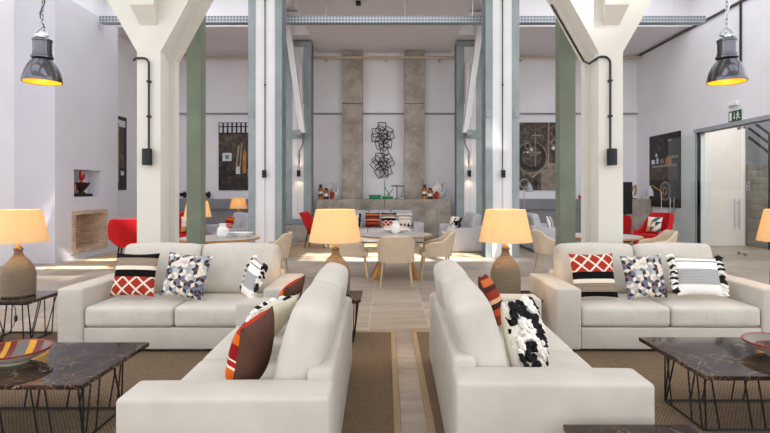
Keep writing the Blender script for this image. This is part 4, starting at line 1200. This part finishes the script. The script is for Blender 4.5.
tag(b.build('red_vase', M['terracotta'], loc=(1.63, 16.45, ZL)), 'squat red terracotta vase before the right white flask', 'vase')
# green enamelled box, green stand, scales
t = thing('green_box', 'long flat green enamelled box on the concrete ledge', 'box', (at(375.5, 16.6), 16.62, ZL))
MB().bev(-.21, .18, -.09, .09, 0, .11, .012).build('body', M['green_gloss'], t); MB().bev(-.215, .185, -.095, .095, .11, .135, .008).build('lid', M['green_gloss'], t)
t = thing('balance_stand', 'dark green iron stand with a slim upright on the concrete ledge', 'stand', (at(387, 16.6), 16.6, ZL))
MB().bev(-.16, .2, -.1, .1, 0, .09, .015).build('base', M['green_gloss'], t)
MB().tube([(-.08, 0, .09), (-.08, 0, .62)], .012, 8).tube([(-.08, 0, .4), (.1, 0, .1)], .012, 8).tube([(.0, 0, .09), (.2, 0, .34)], .012, 8).build('upright', M['green_gloss'], t)
t = thing('balance_scales', 'black beam scales with a green pan on the concrete ledge', 'scales', (at(395, 16.6), 16.35 + .12, ZL))
b = MB().cyl((.06, 0, 0), (.06, 0, .46), .014, n=8).bev(-.02, .14, -.06, .06, 0, .02, .006); b.build('post', M['black'], t)
b = MB().bev(-.12, .3, -.014, .014, .4, .425, .004)
for x in (-.1, -.04, .02, .12, .18, .26): b.ball((x, 0, .43), .022)
b.build('beam_arm', M['black'], t)
b = MB()
for a in ((.2, -.04), (.3, .04), (.3, -.04)): b.cyl((.25, 0, .4), (a[0], a[1], .085), .005, n=6)
b.build('chain', M['black'], t)
MB().lathe([(0, .06), (.1, .065), (.115, .09), (.1, .09), (0, .075)], 24, (.25, 0, 0)).build('pan', M['green_gloss'], t)

# ---- wall sculpture of wire squares
t = thing('wire_sculpture', 'black wall sculpture of two clusters of tumbling wire squares', 'wall sculpture', (at(383, 17.2), 17.2, zz(150.5, 17.2)))
rnd = random.Random(11)
k_ = 17.2 / F
sq = []
for cz, n in ((-13, 11), (14.5, 11)):
    for i in range(n):
        a = 2 * PI * i / n + .3; rr = 7.9 if i % 4 else 3.0
        sq.append((rr * math.cos(a) * .95, cz + rr * math.sin(a) * 1.05, rnd.uniform(0, PI / 2), rnd.uniform(7.0, 8.6)))
sq.append((-1, -24, 0.0, 7.5)); sq.append((1.5, 1, .3, 7.2))
for x, yv, a, s in sq:
    x *= k_; z = -yv * k_; s *= k_ * .5; y = rnd.uniform(-.09, .05)
    P = []
    for q in range(4):
        b_ = a + PI / 4 + q * PI / 2; P.append((x + s * 1.414 * math.cos(b_), y + .03 * math.sin(b_ * 1.3), z + s * 1.414 * math.sin(b_)))
    m = MB()
    for q in range(4): m.cyl(P[q], P[(q + 1) % 4], .0125, n=6)
    m.build('wire_square', M['black'], t)
m = MB()
for x, z in ((0, .45), (0, -.5)): m.cyl((x, 0, z), (x, .1 - .002, z), .012, n=8)
m.cyl((0, .02, .75), (0, .02, -.85), .008, n=6)
m.build('mount', M['black'], t)

# ---- odds and ends at the sides
t = thing('television', 'black flat television on the ledge in the right back corner, side-on', 'television', (at(627.5, 15.6), 15.6, 0), R(-12))
zt0, zt1 = zz(214, 15.6), zz(182, 15.6)
MB().bev(-.28, .13, -.03, .02, zt0, zt1, .008).build('bezel', M['screen'], t); MB().box(-.265, .115, -.034, -.0305, zt0 + .02, zt1 - .02).build('screen', M['screen'], t)
MB().cyl((-.07, .0, .02), (-.07, .0, zt0), .03).lathe([(0, 0), (.2, 0), (.2, .02), (0, .02)], 28, (-.07, 0, 0)).build('stand', M['black'], t)
t = thing('wooden_carving', 'small brown wooden carving on the right corner ledge beside the television', 'carving', (at(633.5, 16.6), 16.6, ZL))
MB().bev(-.09, .09, -.05, .05, 0, .03, .008).build('base', M['dark_iron'], t); MB().tube([(-.05, 0, .03), (-.09, 0, .2), (-.02, 0, .38), (.06, 0, .45), (.08, 0, .3), (.04, 0, .12)], [.04, .045, .04, .035, .03, .03], 10).build('figure', M['oak'], t)
t = thing('jug', 'small white and red jug on the dark ledge behind the right Y-shaped column', 'jug', (at(581, 16.7), 16.7, ZL))
MB().lathe([(0, 0), (.07, 0), (.09, .06), (.08, .12), (0, .12)], 24).build('body', M['terracotta'], t); MB().lathe([(0, .12), (.075, .12), (.05, .18), (.03, .24), (0, .25)], 24).build('neck', M['white_ceramic'], t)
t = thing('soundbar', 'black speaker bar on brackets on the back wall behind the left green post', 'speaker', (at(196, 17.1), 17.12, zz(194.5, 17.1)))
MB().bev(-.52, .48, -.1, .03, -.06, .06, .02).build('housing', M['black'], t)
b = MB().box(-.45, -.41, .03, .178, -.12, .1).box(.36, .4, .03, .178, -.12, .1); b.build('bracket', M['black'], t)
# ================================================================ OUTSIDE, LIGHT, CAMERA
# unseen leaf shapes added above the rooflights to break the sun into patches
rnd = random.Random(5)
b = MB()
for (x0, x1, y0, y1) in sun_holes:
    for k in range(int(62 * (x1 - x0))):
        x = rnd.uniform(x0 - .3, x1 + .3); y = rnd.uniform(y0 - .3, y1 + .4); z = rnd.uniform(7.5, 8.3)
        s = rnd.uniform(.06, .16); q = Matrix.Rotation(rnd.uniform(0, 6.28), 3, 'Z') @ Matrix.Rotation(rnd.uniform(-.6, .6), 3, 'X')
        P = [q @ Vector(v) for v in ((-s, 0, 0), (-s * .4, s * .45, .01), (s * .5, s * .4, .01), (s, 0, 0), (s * .5, -s * .4, .01), (-s * .4, -s * .45, .01))]
        b.add([(p.x + x, p.y + y, p.z + z) for p in P], [tuple(range(6))])
o = b.build('sun_dapple_leaves', plain('leaf_green', '#4d6b35', .7)); tag(o, 'unseen green leaf shapes added above the rooflights to dapple the sun', 'leaves', kind='stuff')

wd = bpy.data.worlds.new('World'); SC.world = wd; wd.use_nodes = True
bg = wd.node_tree.nodes['Background']; bg.inputs[0].default_value = (.94, .96, 1.0, 1); bg.inputs[1].default_value = WORLD
d = Vector((-.35 * math.cos(R(48)), .937 * math.cos(R(48)), -math.sin(R(48))))
for (x0, x1, y0, y1), ra in zip(sun_holes, (1.75, .85)):
    sl = bpy.data.lights.new('sun_beam', 'SPOT'); sl.energy = SUN * 4 * PI * 2500; sl.color = (1, .96, .89); sl.shadow_soft_size = .7
    sl.spot_size = 2 * math.atan(ra / 50); sl.spot_blend = .1
    so = bpy.data.objects.new('sun_beam', sl); COL.objects.link(so)
    so.location = Vector(((x0 + x1) / 2, (y0 + y1) / 2, 7)) - d * 50
    so.rotation_euler = d.to_track_quat('-Z', 'Y').to_euler()

cd = bpy.data.cameras.new('camera'); cam = bpy.data.objects.new('camera', cd); COL.objects.link(cam)
cd.sensor_width = 36; cd.lens = F / 770 * 36; cd.shift_x = -1 / 770; cd.shift_y = -24.5 / 770
cd.clip_start = .05; cd.clip_end = 200
cam.location = (0, 0, 1.5); cam.rotation_euler = (R(90), 0, 0)
SC.camera = cam
vs_ = SC.view_settings
SC.display_settings.display_device = 'sRGB'
vs_.view_transform = 'Standard'; vs_.look = 'None'; vs_.gamma = 1; vs_.exposure = EXPO; vs_.use_curve_mapping = False
